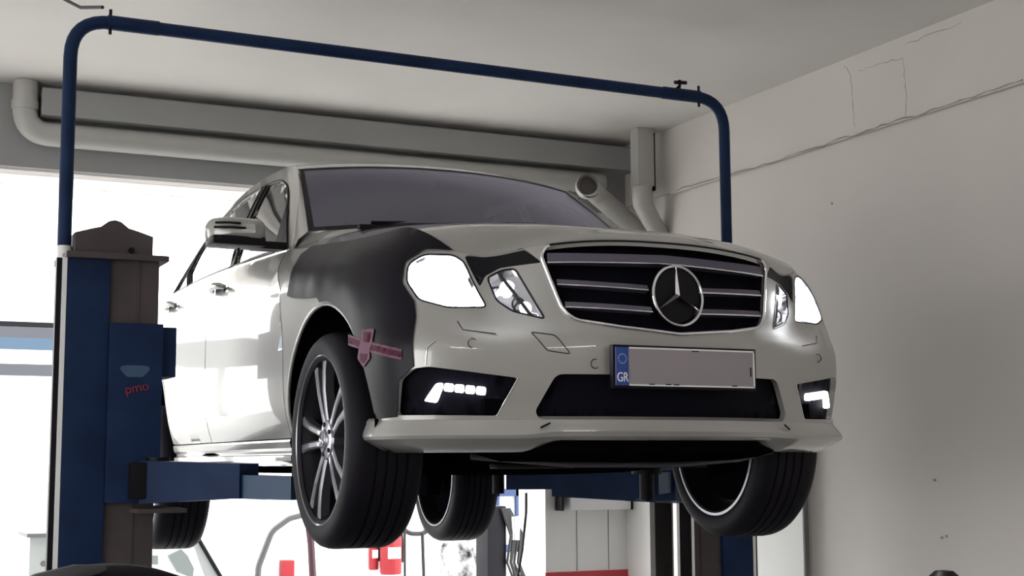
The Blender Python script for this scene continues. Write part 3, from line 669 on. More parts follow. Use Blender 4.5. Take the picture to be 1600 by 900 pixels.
# bonnet
def Zc(v):
    K_ = [(.112, .966), (.2, 1.005), (.35, 1.045), (.6, 1.085), (.9, 1.125), (1.3, 1.168), (1.7, 1.19), (3, 1.2)]
    for i in range(len(K_)-1):
        if v <= K_[i+1][0]:
            t = max(0, (v-K_[i][0])/(K_[i+1][0]-K_[i][0])); return K_[i][1]+(K_[i+1][1]-K_[i][1])*t
    return 1.2
def Zs(v): return (Zc(max(.112, v-.1))+Zc(v)*2+Zc(v+.1))/4 if v > .2 else Zc(v)
vs = []; fs = []; NA, NT = 48, 28; aend = -a17
for i in range(NA+1):
    a = aend*(i/NA)**.9 if i else 1e-5
    e = edge(a); ve = e[1]; bow = 0 if ve < .7 else .32*((ve-.7)/(1.66-.7))**1.6
    for j in range(NT+1):
        t = -1+2*j/NT; v = ve-bow*(1-t*t); zc = Zs(v); x = e[0]*t
        z = e[2]+(zc-e[2])*(1-abs(t)**(2.4+2.6*min(1, ve/1.4)))
        z += -.010*math.exp(-((abs(x)-.36-.06*ve)/.05)**2)*min(1, ve)*.6 if ve > .25 else 0
        vs.append((x, v, z+.0))
for i in range(NA):
    for j in range(NT): fs.append((i*(NT+1)+j, i*(NT+1)+j+1, (i+1)*(NT+1)+j+1, (i+1)*(NT+1)+j))
# turned-down lip around the bonnet
n0 = len(vs); ring = [i*(NT+1) for i in range(NA+1)]; ring2 = [i*(NT+1)+NT for i in range(NA+1)]
for rg in (ring, ring2):
    st_ = len(vs)
    for q in rg: vs.append(vs[q]); vs.append((vs[q][0]*.985, vs[q][1]+.006, vs[q][2]-.02))
    for k in range(len(rg)-1): fs.append((st_+2*k, st_+2*k+1, st_+2*k+3, st_+2*k+2))
hood = mk('bonnet', vs, fs, PAINT, car, True, False)
hood.data.flip_normals() if hood.data.polygons[NT*5+3].normal.z < 0 else None
for sg in (-1, 1): MB().box((sg*.60-.04, 1.27, 1.138), (sg*.60+.01, 1.30, 1.158), .006).build('washer_jet', BLACKP, hood, True)
swp([(-a17*0-.5, topz(-.5)), (-.5, topz(-.5))][:1]+[(-.52, topz(-.52))], .001, 'bonnet_seal', BLACKP, hood)
# greenhouse curves
RK = [(1.60, .800, 1.090), (1.70, .765, 1.20), (1.85, .705, 1.375), (2.0, .660, 1.50), (2.15, .645, 1.55), (2.35, .637, 1.572), (2.7, .630, 1.585), (3.0, .626, 1.580), (3.3, .628, 1.548), (3.6, .640, 1.475), (3.85, .658, 1.375), (4.05, .682, 1.262), (4.20, .705, 1.165)]
def rail(v):
    n = len(RK); i = 0
    while i < n-2 and RK[i+1][0] < v: i += 1
    A = RK[max(i-1, 0)]; B = RK[i]; C_ = RK[i+1]; D = RK[min(i+2, n-1)]; t = max(0, min(1, (v-B[0])/(C_[0]-B[0]))); h = C_[0]-B[0]; r = []
    for d in (1, 2):
        m1 = (C_[d]-A[d])/(C_[0]-A[0]); m2 = (D[d]-B[d])/(D[0]-B[0]); t2, t3 = t*t, t*t*t
        r.append((2*t3-3*t2+1)*B[d]+(t3-2*t2+t)*h*m1+(-2*t3+3*t2)*C_[d]+(t3-t2)*h*m2)
    return Vector((-r[0], v, r[1]))
def belt(v):
    e = Vector(edge(av(v, 1.0))); return Vector((e.x+.004, v, e.z-.004))
def G(v, t, off=0.0):
    def base(v, t):
        b = belt(v); r = rail(v); p = b.lerp(r, t); h = (r.z-b.z)
        p.x -= .11*h*t*(1-t)*1.6; return p
    p = base(v, t)
    if off:
        e = .01; n = (base(v+e, t)-base(v-e, t)).cross(base(v, min(1.0, t+e))-base(v, t-e)).normalized()
        if n.x > 0: n = -n
        p = p+n*off
    return p
W1 = [(1.70, .06), (2.47, .03), (2.47, .865), (2.33, .86), (2.18, .84), (2.06, .80), (1.95, .74), (1.85, .66), (1.76, .5)]
W2 = [(2.54, .03), (3.44, .035), (3.60, .30), (3.58, .60), (3.46, .80), (3.30, .865), (2.54, .865)]
W3 = [(3.49, .04), (3.98, .07), (3.90, .45), (3.66, .76), (3.52, .82), (3.64, .58), (3.64, .28)]
flipG = lambda a, z, o=0.0: G(a, z, o)
frame_loop = [(1.625, .02)]+[(1.68+k*.25, .0) for k in range(11)]+[(4.19, .02), (4.19, .98)]+[(4.19-k*.1, 1.0) for k in range(1, 26)]+[(1.64, .98)]
ap = panel('side_frame', frame_loop, PAINT, car, holes=[W1, W2, W3], fn=flipG, step=.06, dst=.04, gap=.0, thick=.02, mirror=True)
for o in ap: o.data.flip_normals()
for i, sg in enumerate((0, 1)):
    for w_, nm in ((W1, 'front_window'), (W2, 'rear_window'), (W3, 'quarter_window')):
        r = panel(nm, w_, SGLASS, car, fn=flipG, step=.08, off=-.006, thick=0, gap=-.002, mirror=True) if i == 0 else None
        P = [G(a, b, .001) for a, b in dens(w_, .04)]
        sgn = -1 if i else 1
        MB().tube([(p.x*sgn, p.y, p.z) for p in P], .006, 6, closed=True).build('window_seal', BLACKP, ap[i], True, 60)
    P = [G(1.66+k*.1, .0, .004) for k in range(26)]; sgn = -1 if i else 1
    MB().tube([(p.x*sgn, p.y, p.z+.002) for p in P], .007, 6).build('belt_moulding', CHROME, ap[i], True, 60)
    MB().prism([G(2.475, .03, .002), G(2.535, .03, .002), G(2.535, .865, .002), G(2.475, .865, .002)] if i == 0 else [(-p.x, p.y, p.z) for p in [G(2.475, .03, .002), G(2.535, .03, .002), G(2.535, .865, .002), G(2.475, .865, .002)]], (-.006*sgn, 0, 0)).build('centre_pillar', BLACKP, ap[i])
# roof, windscreen, rear glass, boot
vs = []; fs = []; NV, NT = 40, 20; V0, V1 = 2.02, 4.16
def roofp(v, t):
    r = rail(v); bow = .13*max(0, 1-(v-V0)/.8)+ .22*max(0, (v-3.3)/.9)**2*-1
    y = v-bow*(1-t*t); k = min(1, (v-V0)/.5); zc = r.z+(.026+.014*k)*(1-max(0, (v-3.5)/.7)*.8)
    return Vector((-r.x*t, y, r.z+(zc-r.z)*(1-abs(t)**2.3)))
def strip(v0, v1, nv, name, m, t0=-1, t1=1):
    vs = []; fs = []
    for i in range(nv+1):
        for j in range(NT+1): vs.append(roofp(v0+(v1-v0)*i/nv, t0+(t1-t0)*j/NT))
    for i in range(nv):
        for j in range(NT): fs.append((i*(NT+1)+j, i*(NT+1)+j+1, (i+1)*(NT+1)+j+1, (i+1)*(NT+1)+j))
    return mk(name, vs, fs, m, car)
strip(V0, 3.62, 30, 'roof', PAINT); strip(3.64, 4.16, 14, 'rear_glass', SGLASS)
def wbot(t): return Vector((.765*t, 1.24+.29*t*t, 1.172-.014*t*t))
def wtop(t): p = roofp(V0, t); return p+Vector((0, -.004, -.004))
vs = []; fs = []; NW = 14
def wsp(t, s, o=0):
    p = wbot(t).lerp(wtop(t), s); p += Vector((0, -.4, .8)).normalized()*(.05*s*(1-s)*(1-t*t*.6)+o); return p
def wpatch(name, t0, t1, s0, s1, m, par, o=0, nt=24, ns=14):
    vs = []; fs = []
    for i in range(ns+1):
        for j in range(nt+1): vs.append(wsp(t0+(t1-t0)*j/nt, s0+(s1-s0)*i/ns, o))
    for i in range(ns):
        for j in range(nt): fs.append((i*(nt+1)+j, i*(nt+1)+j+1, (i+1)*(nt+1)+j+1, (i+1)*(nt+1)+j))
    return mk(name, vs, fs, m, par)
ws = wpatch('windscreen', -1, 1, 0, 1, GLASS, car)
wpatch('screen_band', -1, -.972, 0, 1, BLACKP, ws, .001, 2); wpatch('screen_band', .972, 1, 0, 1, BLACKP, ws, .001, 2); wpatch('screen_band', -1, 1, .975, 1, BLACKP, ws, .001); wpatch('screen_band', -1, 1, 0, .05, BLACKP, ws, .001)
st_p = [wsp(t, s, .003) for t, s in ((.455, .055), (.60, .06), (.625, .10), (.575, .125), (.47, .12))]
mk('screen_white_patch', st_p, [(0, 1, 2, 3, 4)], WHITE, ws, False, True)  # small white patch low on the windscreen
# A pillars: body-coloured strips from the screen edge to the side frame
for sg in (-1, 1):
    vs = []; fs = []; n_ = 16
    for k in range(n_+1):
        s = k/n_; a = wsp(-1, s); 
        v = 1.625+(2.03-1.625)*s; b = rail(v)
        if k == 0: b = Vector((-.80, 1.62, 1.088))
        mid = (a+b)/2+Vector((-.012, -.012, .006))
        for p in (a+Vector((0, 0, 0)), mid, b): vs.append((p.x*(-sg), p.y, p.z))
    for k in range(n_):
        for j in range(2): fs.append((k*3+j, k*3+j+1, (k+1)*3+j+1, (k+1)*3+j))
    mk('pillar_cover', vs, fs, PAINT, car, True, True)
# cowl panel between bonnet rear edge and screen
vs = []; fs = []
for j in range(25):
    t = (-1+2*j/24)*.74; e = edge(-a17); v = e[1]-.32*(1-t*t); x = e[0]*t*1.0
    vs += [(x, v-.03, (Zs(v)-e[2])*(1-abs(t)**2.4)+e[2]-.018), tuple(wbot(t*1.03)+Vector((0, .04, -.02)))]
for j in range(24): fs.append((2*j, 2*j+2, 2*j+3, 2*j+1))
mk('cowl', vs, fs, BLACKP, car)
for sg in (-1, 1):   # painted corner between bonnet, screen foot and door
    vs = []; fs = []; n_ = 10
    for k in range(n_+1):
        q = k/n_; a = wbot(-1+.26*q)+Vector((0, .01, .004)) if q < 1 else wbot(-.74)+Vector((0, .01, -.002))
        bb = Vector(edge(av(1.72-.34*q, 1.0))); bb.x += .006+.02*q; bb.z -= .003
        for j in range(5):
            w_ = j/4; p = a.lerp(bb, w_); p.z += .022*math.sin(math.pi*w_)*(1-.3*q); vs.append((-sg*p.x, p.y, p.z))
    for k in range(n_):
        for j in range(4): fs.append((k*5+j, k*5+j+1, (k+1)*5+j+1, (k+1)*5+j))
    mk('pillar_foot', vs, fs, PAINT, car, True, True)
# wipers
for x0_, x1_, t_ in ((-.55, .12, -.9), (-.02, .66, -.2)):
    wp_ = MB().tube([wsp(x0_/.765, .03, .014), wsp(x1_/.765, .055, .014)], .007, 8).build('wiper', BLACKP, ws, True)
# boot lid
vs = []; fs = []; a0_ = av(4.12, 1.0)
for i in range(17):
    a = a0_+(-FA[-1]+.004-a0_)*i/16; e = edge(a)
    for j in range(17):
        t = -1+2*j/16; vs.append((e[0]*t, e[1], e[2]+.02*(1-t*t)*(1-i/16)))
for i in range(16):
    for j in range(16): fs.append((i*17+j, i*17+j+1, (i+1)*17+j+1, (i+1)*17+j))
mk('boot_lid', vs, fs, PAINT, car)
for i, sg in enumerate((1, -1)): panel('tail_lamp', rnd([(-FA[19]-.12, 1.10), (-FA[18]-.02, 1.08), (-FA[18]+.02, .95), (-FA[19]-.12, .92)], .02), RED, car, off=.003, thick=.01, mirror=True) if i == 0 else None
# door mirrors
for sg in (-1, 1):
    ctr = Vector((-.99, 1.76, 1.165)); 
    outl = [(-.13, -.035), (-.135, .03), (-.115, .062), (-.05, .072), (.08, .066), (.10, .05), (.105, -.035)]
    def shell(scale_y, d, ol):
        vs = []; fs = []; R_ = 5; n_ = len(ol)
        for k in range(R_+1):
            q = k/R_; f = math.sqrt(max(0, 1-(q*.93)**2)) if k else 1
            for x, z in ol: vs.append(Vector((ctr.x+x*f*1.0, ctr.y-.02-d*q+x*-.12, ctr.z+.005+(z-.012)*f)))
        for k in range(R_):
            for j in range(n_): fs.append((k*n_+j, k*n_+(j+1) % n_, (k+1)*n_+(j+1) % n_, (k+1)*n_+j))
        fs.append(tuple(range(n_))); fs.append(tuple(R_*n_+j for j in range(n_))); return vs, fs
    o2 = rnd(outl, .02, 4); vs, fs = shell(1, .105, o2); vs = [(v.x*(-sg) if sg > 0 else v.x, v.y, v.z) for v in vs]
    if sg > 0: vs = [(abs(v[0]), v[1], v[2]) for v in vs]
    mr = mk('door_mirror', vs, fs, PAINT, car, True, True, angle=50)
    X = lambda x: x if sg < 0 else -x
    for zz, x0_, x1_, rr in ((1.190, -1.105, -1.01, .005), (1.172, -1.11, -.99, .005)):
        MB().tube([(X(x0_), 1.66, zz), (X((x0_+x1_)/2), 1.632, zz), (X(x1_), 1.634, zz)], rr, 6).build('mirror_groove', BLACKP, mr, True)
    MB().box((X(-1.115), 1.65, 1.106), (X(-.90), 1.79, 1.143), .010).build('mirror_base', BLACKP, mr, True)
    MB().prism([(X(-.93), 1.70, 1.105), (X(-.93), 1.79, 1.105), (X(-.93), 1.79, 1.135), (X(-.93), 1.70, 1.135)], (X(-.80)-X(-.93), 0, .0)).build('mirror_arm', BLACKP, mr)
    MB().prism([G(1.66, .02, .004) if sg < 0 else Vector((-G(1.66, .02, .004).x, 1.66, G(1.66, .02, .004).z))]+[Vector((p.x*(1 if sg < 0 else -1), p.y, p.z)) for p in (G(1.86, .03, .004), G(1.90, .70, .004), G(1.76, .56, .004))], (X(-.006), 0, 0)).build('mirror_triangle', BLACKP, mr)
    MB().prism([(X(ctr.x+x*.9), 1.752-x*.12, ctr.z+z*.85) for x, z in o2], (0, .003, 0)).build('mirror_glass', CHROME, mr)
    MB().tube([(X(-1.0), 1.70, 1.10), (X(-1.0), 1.70, 1.065)], .006, 8).build('mirror_stalk', BLACKP, mr, True)
# cabin
MB().box((-.80, 1.3, .45), (.80, 4.1, .50)).box((-.66, 1.28, .30), (.66, 1.32, 1.02)).box((-.78, 3.95, .45), (.78, 4.0, 1.12)).build('cabin_floor', INTER, car)
ds = MB(); ds.prism([(-.68, 1.40, 1.06), (-.68, 1.70, 1.12), (-.68, 1.86, 1.07), (-.68, 1.80, .80), (-.68, 1.40, .8)], (1.36, 0, 0)); dsh = ds.build('dashboard', INTER, car)
MB().box((.20, 1.66, 1.14), (.52, 1.78, 1.185), .015).build('instrument_hood', INTER, dsh, True)
sw = MB().tube([Vector((.37+.185*math.sin(t), 1.93+.05*math.cos(t), 1.08+.17*math.cos(t))) for t in [2*math.pi*k/28 for k in range(28)]], .014, 8, closed=True); sw.tube([(.37, 1.86, 1.07), (.37, 1.93, 1.08)], .05, 12); sw.box((.20, 1.93, 1.07), (.54, 1.945, 1.095)); sw.build('steering_wheel', INTER, car, True)
for x, y in ((-.37, 2.45), (.37, 2.45), (-.37, 3.3), (.37, 3.3)):
    se = MB().box((x-.25, y-.45, .70), (x+.25, y+.05, .86), .05).build('seat', INTER, car, True)
    MB().prism([(x-.24, y, .80), (x-.24, y+.13, .80), (x-.20, y+.24, 1.34), (x-.20, y+.14, 1.34)], (.46, 0, 0)).build('seat_backrest', INTER, se)
    MB().box((x-.13, y+.14, 1.36), (x+.13, y+.24, 1.50), .03).build('headrest', INTER, se, True)
MB().box((-.04, 1.93, 1.455), (.10, 1.955, 1.50), .01).build('rear_view_mirror', BLACKP, car, True)
vs = []; fs = []
for i in range(13):
    for j in range(13): p = roofp(V0+(3.6-V0)*i/12, (-1+2*j/12)*.97); vs.append((p.x, p.y, p.z-.03))
for i in range(12):
    for j in range(12): fs.append((i*13+j, i*13+j+1, (i+1)*13+j+1, (i+1)*13+j))
mk('headliner', vs, fs, INTER, car)
# underbody
ub = MB(); sec = [(.16, .285, .62), (.30, .262, .62), (.55, .235, .50), (.9, .215, .46), (1.22, .205, .60), (1.32, .22, .87), (2.6, .21, .88), (3.22, .21, .87), (3.32, .20, .5), (3.9, .20, .5), (4.2, .21, .6), (4.65, .27, .6)]
vs = []; fs = []
for v, z, hw in sec:
    for t in (-1, -.8, -.4, 0, .4, .8, 1): vs.append((hw*t, v, z+(.03 if abs(t) == 1 else 0)-.012*(1-t*t)))
    vs += [(hw, v, .44), (-hw, v, .44)]
K = 9
for i in range(len(sec)-1):
    for j in range(K): fs.append((i*K+j, i*K+(j+1) % K, (i+1)*K+(j+1) % K, (i+1)*K+j))
fs += [tuple(range(K)), tuple((len(sec)-1)*K+j for j in range(K))]
und = mk('undertray', vs, fs, DARK, car, True, True, angle=30)
MB().tube([(-.55, .42, .262), (-.2, .40, .235), (.2, .40, .232), (.5, .42, .25), (.7, .5, .28)], .010, 8).build('undertray_edge', mat('tray_edge', (.06, .055, .065), .3), und, True)
for x0_, x1_ in ((-.42, -.12), (.12, .42)): MB().box((x0_, .50, .222), (x1_, .56, .240), .004).build('tray_rib', BLACKP, und, True)
for y in (.845, 3.70):
    zc_ = .322 if y < 2 else .19
    for sg in (-1, 1):
        MB().tube([(sg*.42, y+.05, .26), (sg*.60, y+.03, zc_-.02), (sg*.72, y, zc_-.05)], [.035, .028, .03], 10).build('suspension_arm', DARK, car, True)
        MB().tube([(sg*.55, y+.10, zc_-.06), (sg*.58, y+.10, .62)], .035, 12).build('damper', DARK, car, True)
        MB().box((sg*.60, y-.07, zc_-.13), (sg*.69, y+.07, zc_+.13), .02).build('hub_carrier', DARK, car, True)
MB().tube([(.12, 1.3, .24), (.14, 2.5, .235), (.2, 3.4, .22), (.35, 3.6, .22)], .04, 12).build('exhaust_pipe', DARK, car, True)
# wheels
def make_wheel():
    wh = bpy.data.objects.new('wheel', None); COL.objects.link(wh); wh.parent = car
    SV, SZ = .985, 1.06; kw = dict(ax=0, sv=SV, sz=SZ, n=72)
    TP = [(.258, -.004), (.268, .006), (.285, .012), (.310, .014), (.330, .004), (.343, -.012), (.3485, -.030)]
    for k in range(5):
        x = -.046-k*.036; TP += [(.3500, x), (.3500, x-.026), (.3430, x-.028), (.3430, x-.034)] if k < 4 else [(.3500, x), (.3490, x-.022)]
    TP += [(.343, -.228), (.330, -.246), (.310, -.254), (.285, -.252), (.268, -.246), (.258, -.236)]
    ty = MB().lathe(TP+[(.25, -.12)], (0, 0, 0), closed=True, **kw).build('tyre', TYRE, wh, True, 40)
    MB().lathe([(.270, -.006), (.2775, .002), (.2775, .008), (.273, .010), (.267, .004), (.256, -.014)], (0, 0, 0), closed=True, **kw).build('rim_lip', ALLOY, wh, True, 40)
    MB().lathe([(.262, -.244), (.2715, -.247), (.2715, -.252), (.262, -.253), (.256, -.244)], (0, 0, 0), closed=True, **kw).build('rim_inner_lip', ALLOY, wh, True, 40)
    MB().lathe([(.256, -.010), (.248, -.03), (.236, -.05), (.232, -.12), (.236, -.20), (.256, -.246)], (0, 0, 0), **kw).build('rim_barrel', ALLOYD, wh, True, 60)
    MB().lathe([(.03, -.085), (.15, -.085), (.15, -.092), (.165, -.092), (.165, -.112), (.03, -.112)], (0, 0, 0), closed=True, **kw).build('brake_disc', BRAKE, wh, True, 30)
    MB().lathe([(.0, -.18), (.215, -.18), (.215, -.17), (0, -.17)], (0, 0, 0), **kw).build('splash_shield', DARK, wh, True, 30)
    MB().box((-.13, -.20, -.09), (-.05, -.12, .09), .02).build('brake_caliper', STEELD, wh, True)
    for k in range(5):
        t0 = .08+2*math.pi*k/5
        for s_ in (-1, 1):
            vs = []; fs = []; rr = [(.040, .016, .012, -.018), (.09, .020, .012, -.012), (.16, .029, .013, -.006), (.22, .040, .015, -.006), (.262, .050, .020, -.008)]
            for r, o, hw, x in rr:
                d = Vector((0, math.cos(t0), math.sin(t0))); n = Vector((0, -math.sin(t0), math.cos(t0)))
                for sw, xx in ((-1, -.035), (-1, -.004), (-.55, .0), (.55, 0), (1, -.004), (1, -.035)):
                    p = d*r+n*(s_*o+sw*hw); vs.append((x+xx, p.y*SV, p.z*SZ))
            for i in range(len(rr)-1):
                for j in range(6): fs.append((i*6+j, i*6+(j+1) % 6, (i+1)*6+(j+1) % 6, (i+1)*6+j))
            fs += [tuple(range(6)), tuple(len(vs)-1-j for j in range(6))]
            mk('spoke', vs, fs, ALLOY, wh, False, True)
    hb = MB().lathe([(0, -.004), (.030, -.004), (.036, -.010), (.062, -.014), (.068, -.022), (.068, -.06)], (0, 0, 0), **kw).build('hub', ALLOY, wh, True, 30)
    for k in range(5):
        t = 2*math.pi*k/5+.1; MB().tube([(-.018, .05*math.cos(t)*SV, .05*math.sin(t)*SZ), (-.008, .05*math.cos(t)*SV, .05*math.sin(t)*SZ)], .008, 6).build('wheel_bolt', STEELD, hb)
    c_ = MB().tube([(0, .026*math.cos(t), .026*math.sin(t)*SZ) for t in [2*math.pi*k/24 for k in range(24)]], .002, 6, closed=True)
    for k in range(3):
        t = 2*math.pi*k/3+math.pi/2; c_.tube([(0, 0, 0), (0, .024*math.cos(t), .024*math.sin(t)*SZ)], [.004, .001], 6)
    c_.build('hub_star', CHROME, hb, True)
    return wh
w0 = make_wheel(); w0.scale = (-1, 1, 1); w0.location = (-.922, .845, .322)
w0.rotation_euler = (0, 0, 0)
for (x, y, z, s) in ((.922, .845, .322, 1), (-.925, 3.70, .175, -1), (.925, 3.70, .175, 1)):
    c = copy_tree(w0, car); c.location = (x, y, z); c.scale = (s, 1, 1)
# protective cover hanging over the fender, tucked under the bonnet edge
cover_loop = [(-1.99, 1.040), (-1.93, .99), (-1.885, .92), (-1.87, .86), (-1.80, .845), (-1.66, .83), (-1.52, .82)]+[(av(v), z) for v, z in reversed([(.845+.425*math.cos(t), .34+.458*math.sin(t)) for t in [math.pi*(1-.03-k/30*.48) for k in range(31)]])]+[(-1.08, .384), (-1.03, .383), (-.945, .386), (-.935, .41), (-.922, .50), (-.868, .542), (-.872, .60), (-.875, .70), (-.89, .750), (-.948, .815), (-.957, .885), (-.905, .925), (-.78, .918)]
cover_loop += toprow(-.80, -1.97, 22, -.0)
def bulge(a, z):
    zt = topz(a); k = math.exp(-((a+1.02)/.17)**2)*max(0, 1-(zt-z)/.10); f = .004*math.sin(a*19+z*7)*max(0, min(1, (zt-z)*6))
    return .0+.016*k*k+.6*max(0, f)
def CVR(a, z, off=0.0):
    zt = topz(a); p = Sn(a, min(z, zt), off)
    h = math.exp(-((a+1.05)/.20)**4)*max(0, 1-(zt-z)/.05)
    p.z += .008*h; p.x += .012*h; return p
cv = panel('fender_cover', [(a, min(z, topz(a))) for a, z in cover_loop], MATB, None, off=.006, thick=.003, gap=0, step=.025, fn=CVR, offf=bulge, back=True)
cv.location = (0, 0, H); tag(cv, 'black protective cover draped over the fender, with a red crest and stripes', 'cover')
def decal(name, loop, m, o): return panel(name, loop, m, cv, off=o, thick=.001, gap=0, step=.02, dst=.01, fn=CVR, offf=bulge)
decal('crest_stripe', [(-1.211, .664), (-1.211, .656), (-.907, .588), (-.907, .596)], EMB, .0085)
decal('crest_stripe', [(-1.208, .636), (-1.208, .628), (-.907, .562), (-.907, .570)], EMB, .0085)
decal('crest_field', [(-1.211, .656), (-1.208, .636), (-.907, .570), (-.907, .588)], EMR, .008)
decal('crest', rnd([(-1.113, .672), (-1.038, .668), (-1.043, .62), (-1.058, .60), (-1.053, .575), (-1.093, .548), (-1.133, .58), (-1.123, .61), (-1.113, .635)], .008), EMB, .0095)
decal('crest_centre', rnd([(-1.098, .662), (-1.053, .658), (-1.058, .625), (-1.093, .63)], .005), EMR, .0105)
decal('crest_centre', rnd([(-1.113, .595), (-1.068, .59), (-1.073, .572), (-1.093, .56), (-1.113, .575)], .005), EMR, .0105)
# ------------------------------------------------------------------ things outside, seen under the car
def Y(x, y, v): return L(at(x, y, v))
# white yard wall with things hung on it
yw0 = Y(408, 800, 8.9).x
struct(MB().box((yw0, 8.9, -.02), (7, 9.1, 2.2)).build('wall_yard', WHITE))
p = Y(408, 800, 8.84); tag(MB().box((p.x-.04, 8.80, -.02), (p.x+.045, 8.89, 2.3), .01).build('corner_post', mat('post_grey', (.42, .42, .44), .6), smooth=True), 'grey post at the left end of the white yard wall, below the lift arm', 'post')
def extinguisher(x, ytop, ybot, r, v, label):
    p = Y(x, ytop, v); q = Y(x, ybot, v); t = thing('fire_extinguisher', (p.x, v, q.z), label, 'fire extinguisher', 'fire extinguishers'); h = p.z-q.z
    MB().lathe([(0, 0), (r*.93, 0), (r, .02), (r, h*.80), (r*.85, h*.90), (r*.4, h*.97), (r*.35, h), (0, h)], (0, 0, 0), ax=2, n=28).build('cylinder', RED, t, True, 40)
    MB().box((-r*.3, -r*.3, h), (r*.3, r*.3, h+.04), .006).build('valve', STEELD, t, True)
    MB().tube([(r*.3, 0, h+.02), (r*.9, -.02, h+.03), (r*1.1, -.02, h*.6), (r*1.05, -.02, h*.25)], .012, 8).build('hose', RUBH, t, True)
    MB().box((-r*.6, -r-.004, h*.35), (r*.6, -r*.8, h*.6), .003).build('label_panel', WHITE, t, True)
extinguisher(611, 826, 897, .10, 8.74, 'large red fire extinguisher seen below and right of the near front tyre')
extinguisher(584, 838, 890, .045, 8.852, 'small red fire extinguisher directly left of the large one')
p = Y(450, 888, 8.8); tag(MB().box((p.x-.055, 8.78, p.z-.15), (p.x+.055, 8.89, p.z+.07), .01).build('alarm_box', RED, smooth=True), 'small red wall box on the white wall beneath the lift arm', 'box')
p0, p1 = Y(774, 764, 8.85), Y(809, 862, 8.85)
wn = thing('yard_window', ((p0.x+p1.x)/2, 8.86, p1.z), 'small dark blue framed window in the white yard wall, right of the rear tyre', 'window')
wf = MB(); W_, H_ = (p1.x-p0.x)/2, p0.z-p1.z
wf.box((-W_, -.04, 0), (W_, .02, .07)).box((-W_, -.04, H_-.07), (W_, .02, H_)).box((-W_, -.04, 0), (-W_+.03, .02, H_)).box((W_-.03, -.04, 0), (W_, .02, H_)).box((-W_, -.05, H_*.45), (W_, .02, H_*.47))
wf.build('window_frame', BLUEF, wn); MB().box((-W_+.02, -.01, .05), (W_-.02, .0, H_-.05)).build('pane', mat('grey_pane', (.45, .48, .50), .15), wn)
def hose(pts, v, r, label, name='hanging_hose', cat='hose', m=RUBH):
    P = [Y(x, y, v) for x, y in pts]; return tag(MB().tube(fillet(P, .15, 4) if len(P) > 2 else P, r, 8).build(name, m, smooth=True), label, cat)
hose([(632, 790), (633, 960)], 8.45, .012, 'black cord hanging straight down right of the large extinguisher', 'black_cable', 'cable')
hose([(660, 832), (664, 960)], 8.6, .016, 'black cord hanging below the gap between the two right-hand tyres', 'black_cable', 'cable')
hose([(628, 815), (625, 822), (640, 834), (660, 834), (668, 830), (660, 800)], 8.875, .02, 'short black hose sagging between the front and rear tyres', 'sagging_hose')
hose([(398, 960), (404, 885), (425, 830), (452, 810), (480, 803)], 7.2, .024, 'thick grey-black hose arching up behind the near front wheel', 'arching_hose', 'hose', mat('hose_grey', (.10, .095, .10), .5))
hose([(480, 800), (486, 850), (492, 960)], 6.8, .028, 'dark hose hanging down behind the near front tyre', 'hanging_hose', 'hose', mat('hose_maroon', (.06, .02, .03), .5))
hose([(822, 770), (822, 800), (816, 860), (808, 905), (806, 960)], 4.55, .009, 'thin black cable hanging beside the left edge of the white pier', 'hanging_cable', 'cable')
# bag of crumpled plastic
p = Y(722, 905, 7.6); bm = bmesh.new(); bmesh.ops.create_icosphere(bm, subdivisions=4, radius=1)
for v in bm.verts:
    n = v.co.copy(); k = 1+.10*math.sin(9*n.x+3*n.z)+.08*math.sin(13*n.y+7*n.z)+random.uniform(-.03, .03); v.co = Vector((n.x*.19*k, n.y*.2*k, n.z*.40*k))
me = bpy.data.meshes.new('crumpled_bag'); bm.to_mesh(me); bm.free(); me.materials.append(FOIL); me.shade_smooth()
o = link('crumpled_bag', me, None, (p.x, 7.6, p.z)); tag(o, 'crumpled black and white plastic bag hanging below the far rear tyre', 'bag')
# dark machine with a bundle of hoses
p = Y(770, 900, 7.0); mc = thing('tyre_machine', (p.x, 7.0, 0), 'tall black workshop machine with hoses behind the far rear tyre', 'machine')
zt = Y(770, 790, 7.0).z
MB().box((-.10, -.12, 0), (.07, .12, zt), .02).build('machine_column', STEELD, mc, True)
MB().box((-.16, -.2, 0), (.2, .2, .35), .03).build('machine_base', STEELD, mc, True)
for k in range(6):
    x = .03+.022*k; MB().tube([(x*.6, -.14, zt-.02), (x+.06, -.16, zt*.80), (x+.03+.01*math.sin(k*2), -.15, zt*.62), (x+.09, -.15, zt*.5), (x+.05, -.15, .3)], .012, 8).build('machine_hose', RUBH, mc, True)
p2 = Y(793, 825, 7.0); MB().tube([(p2.x-p.x, -.14, p2.z-.09), (p2.x-p.x, -.14, p2.z+.10)], .045, 14).build('pressure_gauge', CHROME, mc, True)
# wall unit on the white pier
a_, b_ = Y(889, 740, BV-.09), Y(984, 796, BV-.09)
ac = thing('wall_unit', ((a_.x+b_.x)/2, BV-.09, b_.z), 'long white box unit mounted high on the white wall below the far lift arm', 'air conditioner'); hw = (b_.x-a_.x)/2
MB().box((-hw, -.02, 0), (hw, .088, .26), .012).build('housing', WHITE, ac, True); MB().box((-hw-.06, -.01, .0), (-hw-.045, .088, .26)).build('side_rail', STEELD, ac); MB().box((hw+.002, .0, .0), (hw+.028, .088, .25)).build('side_cap', STEELD, ac)
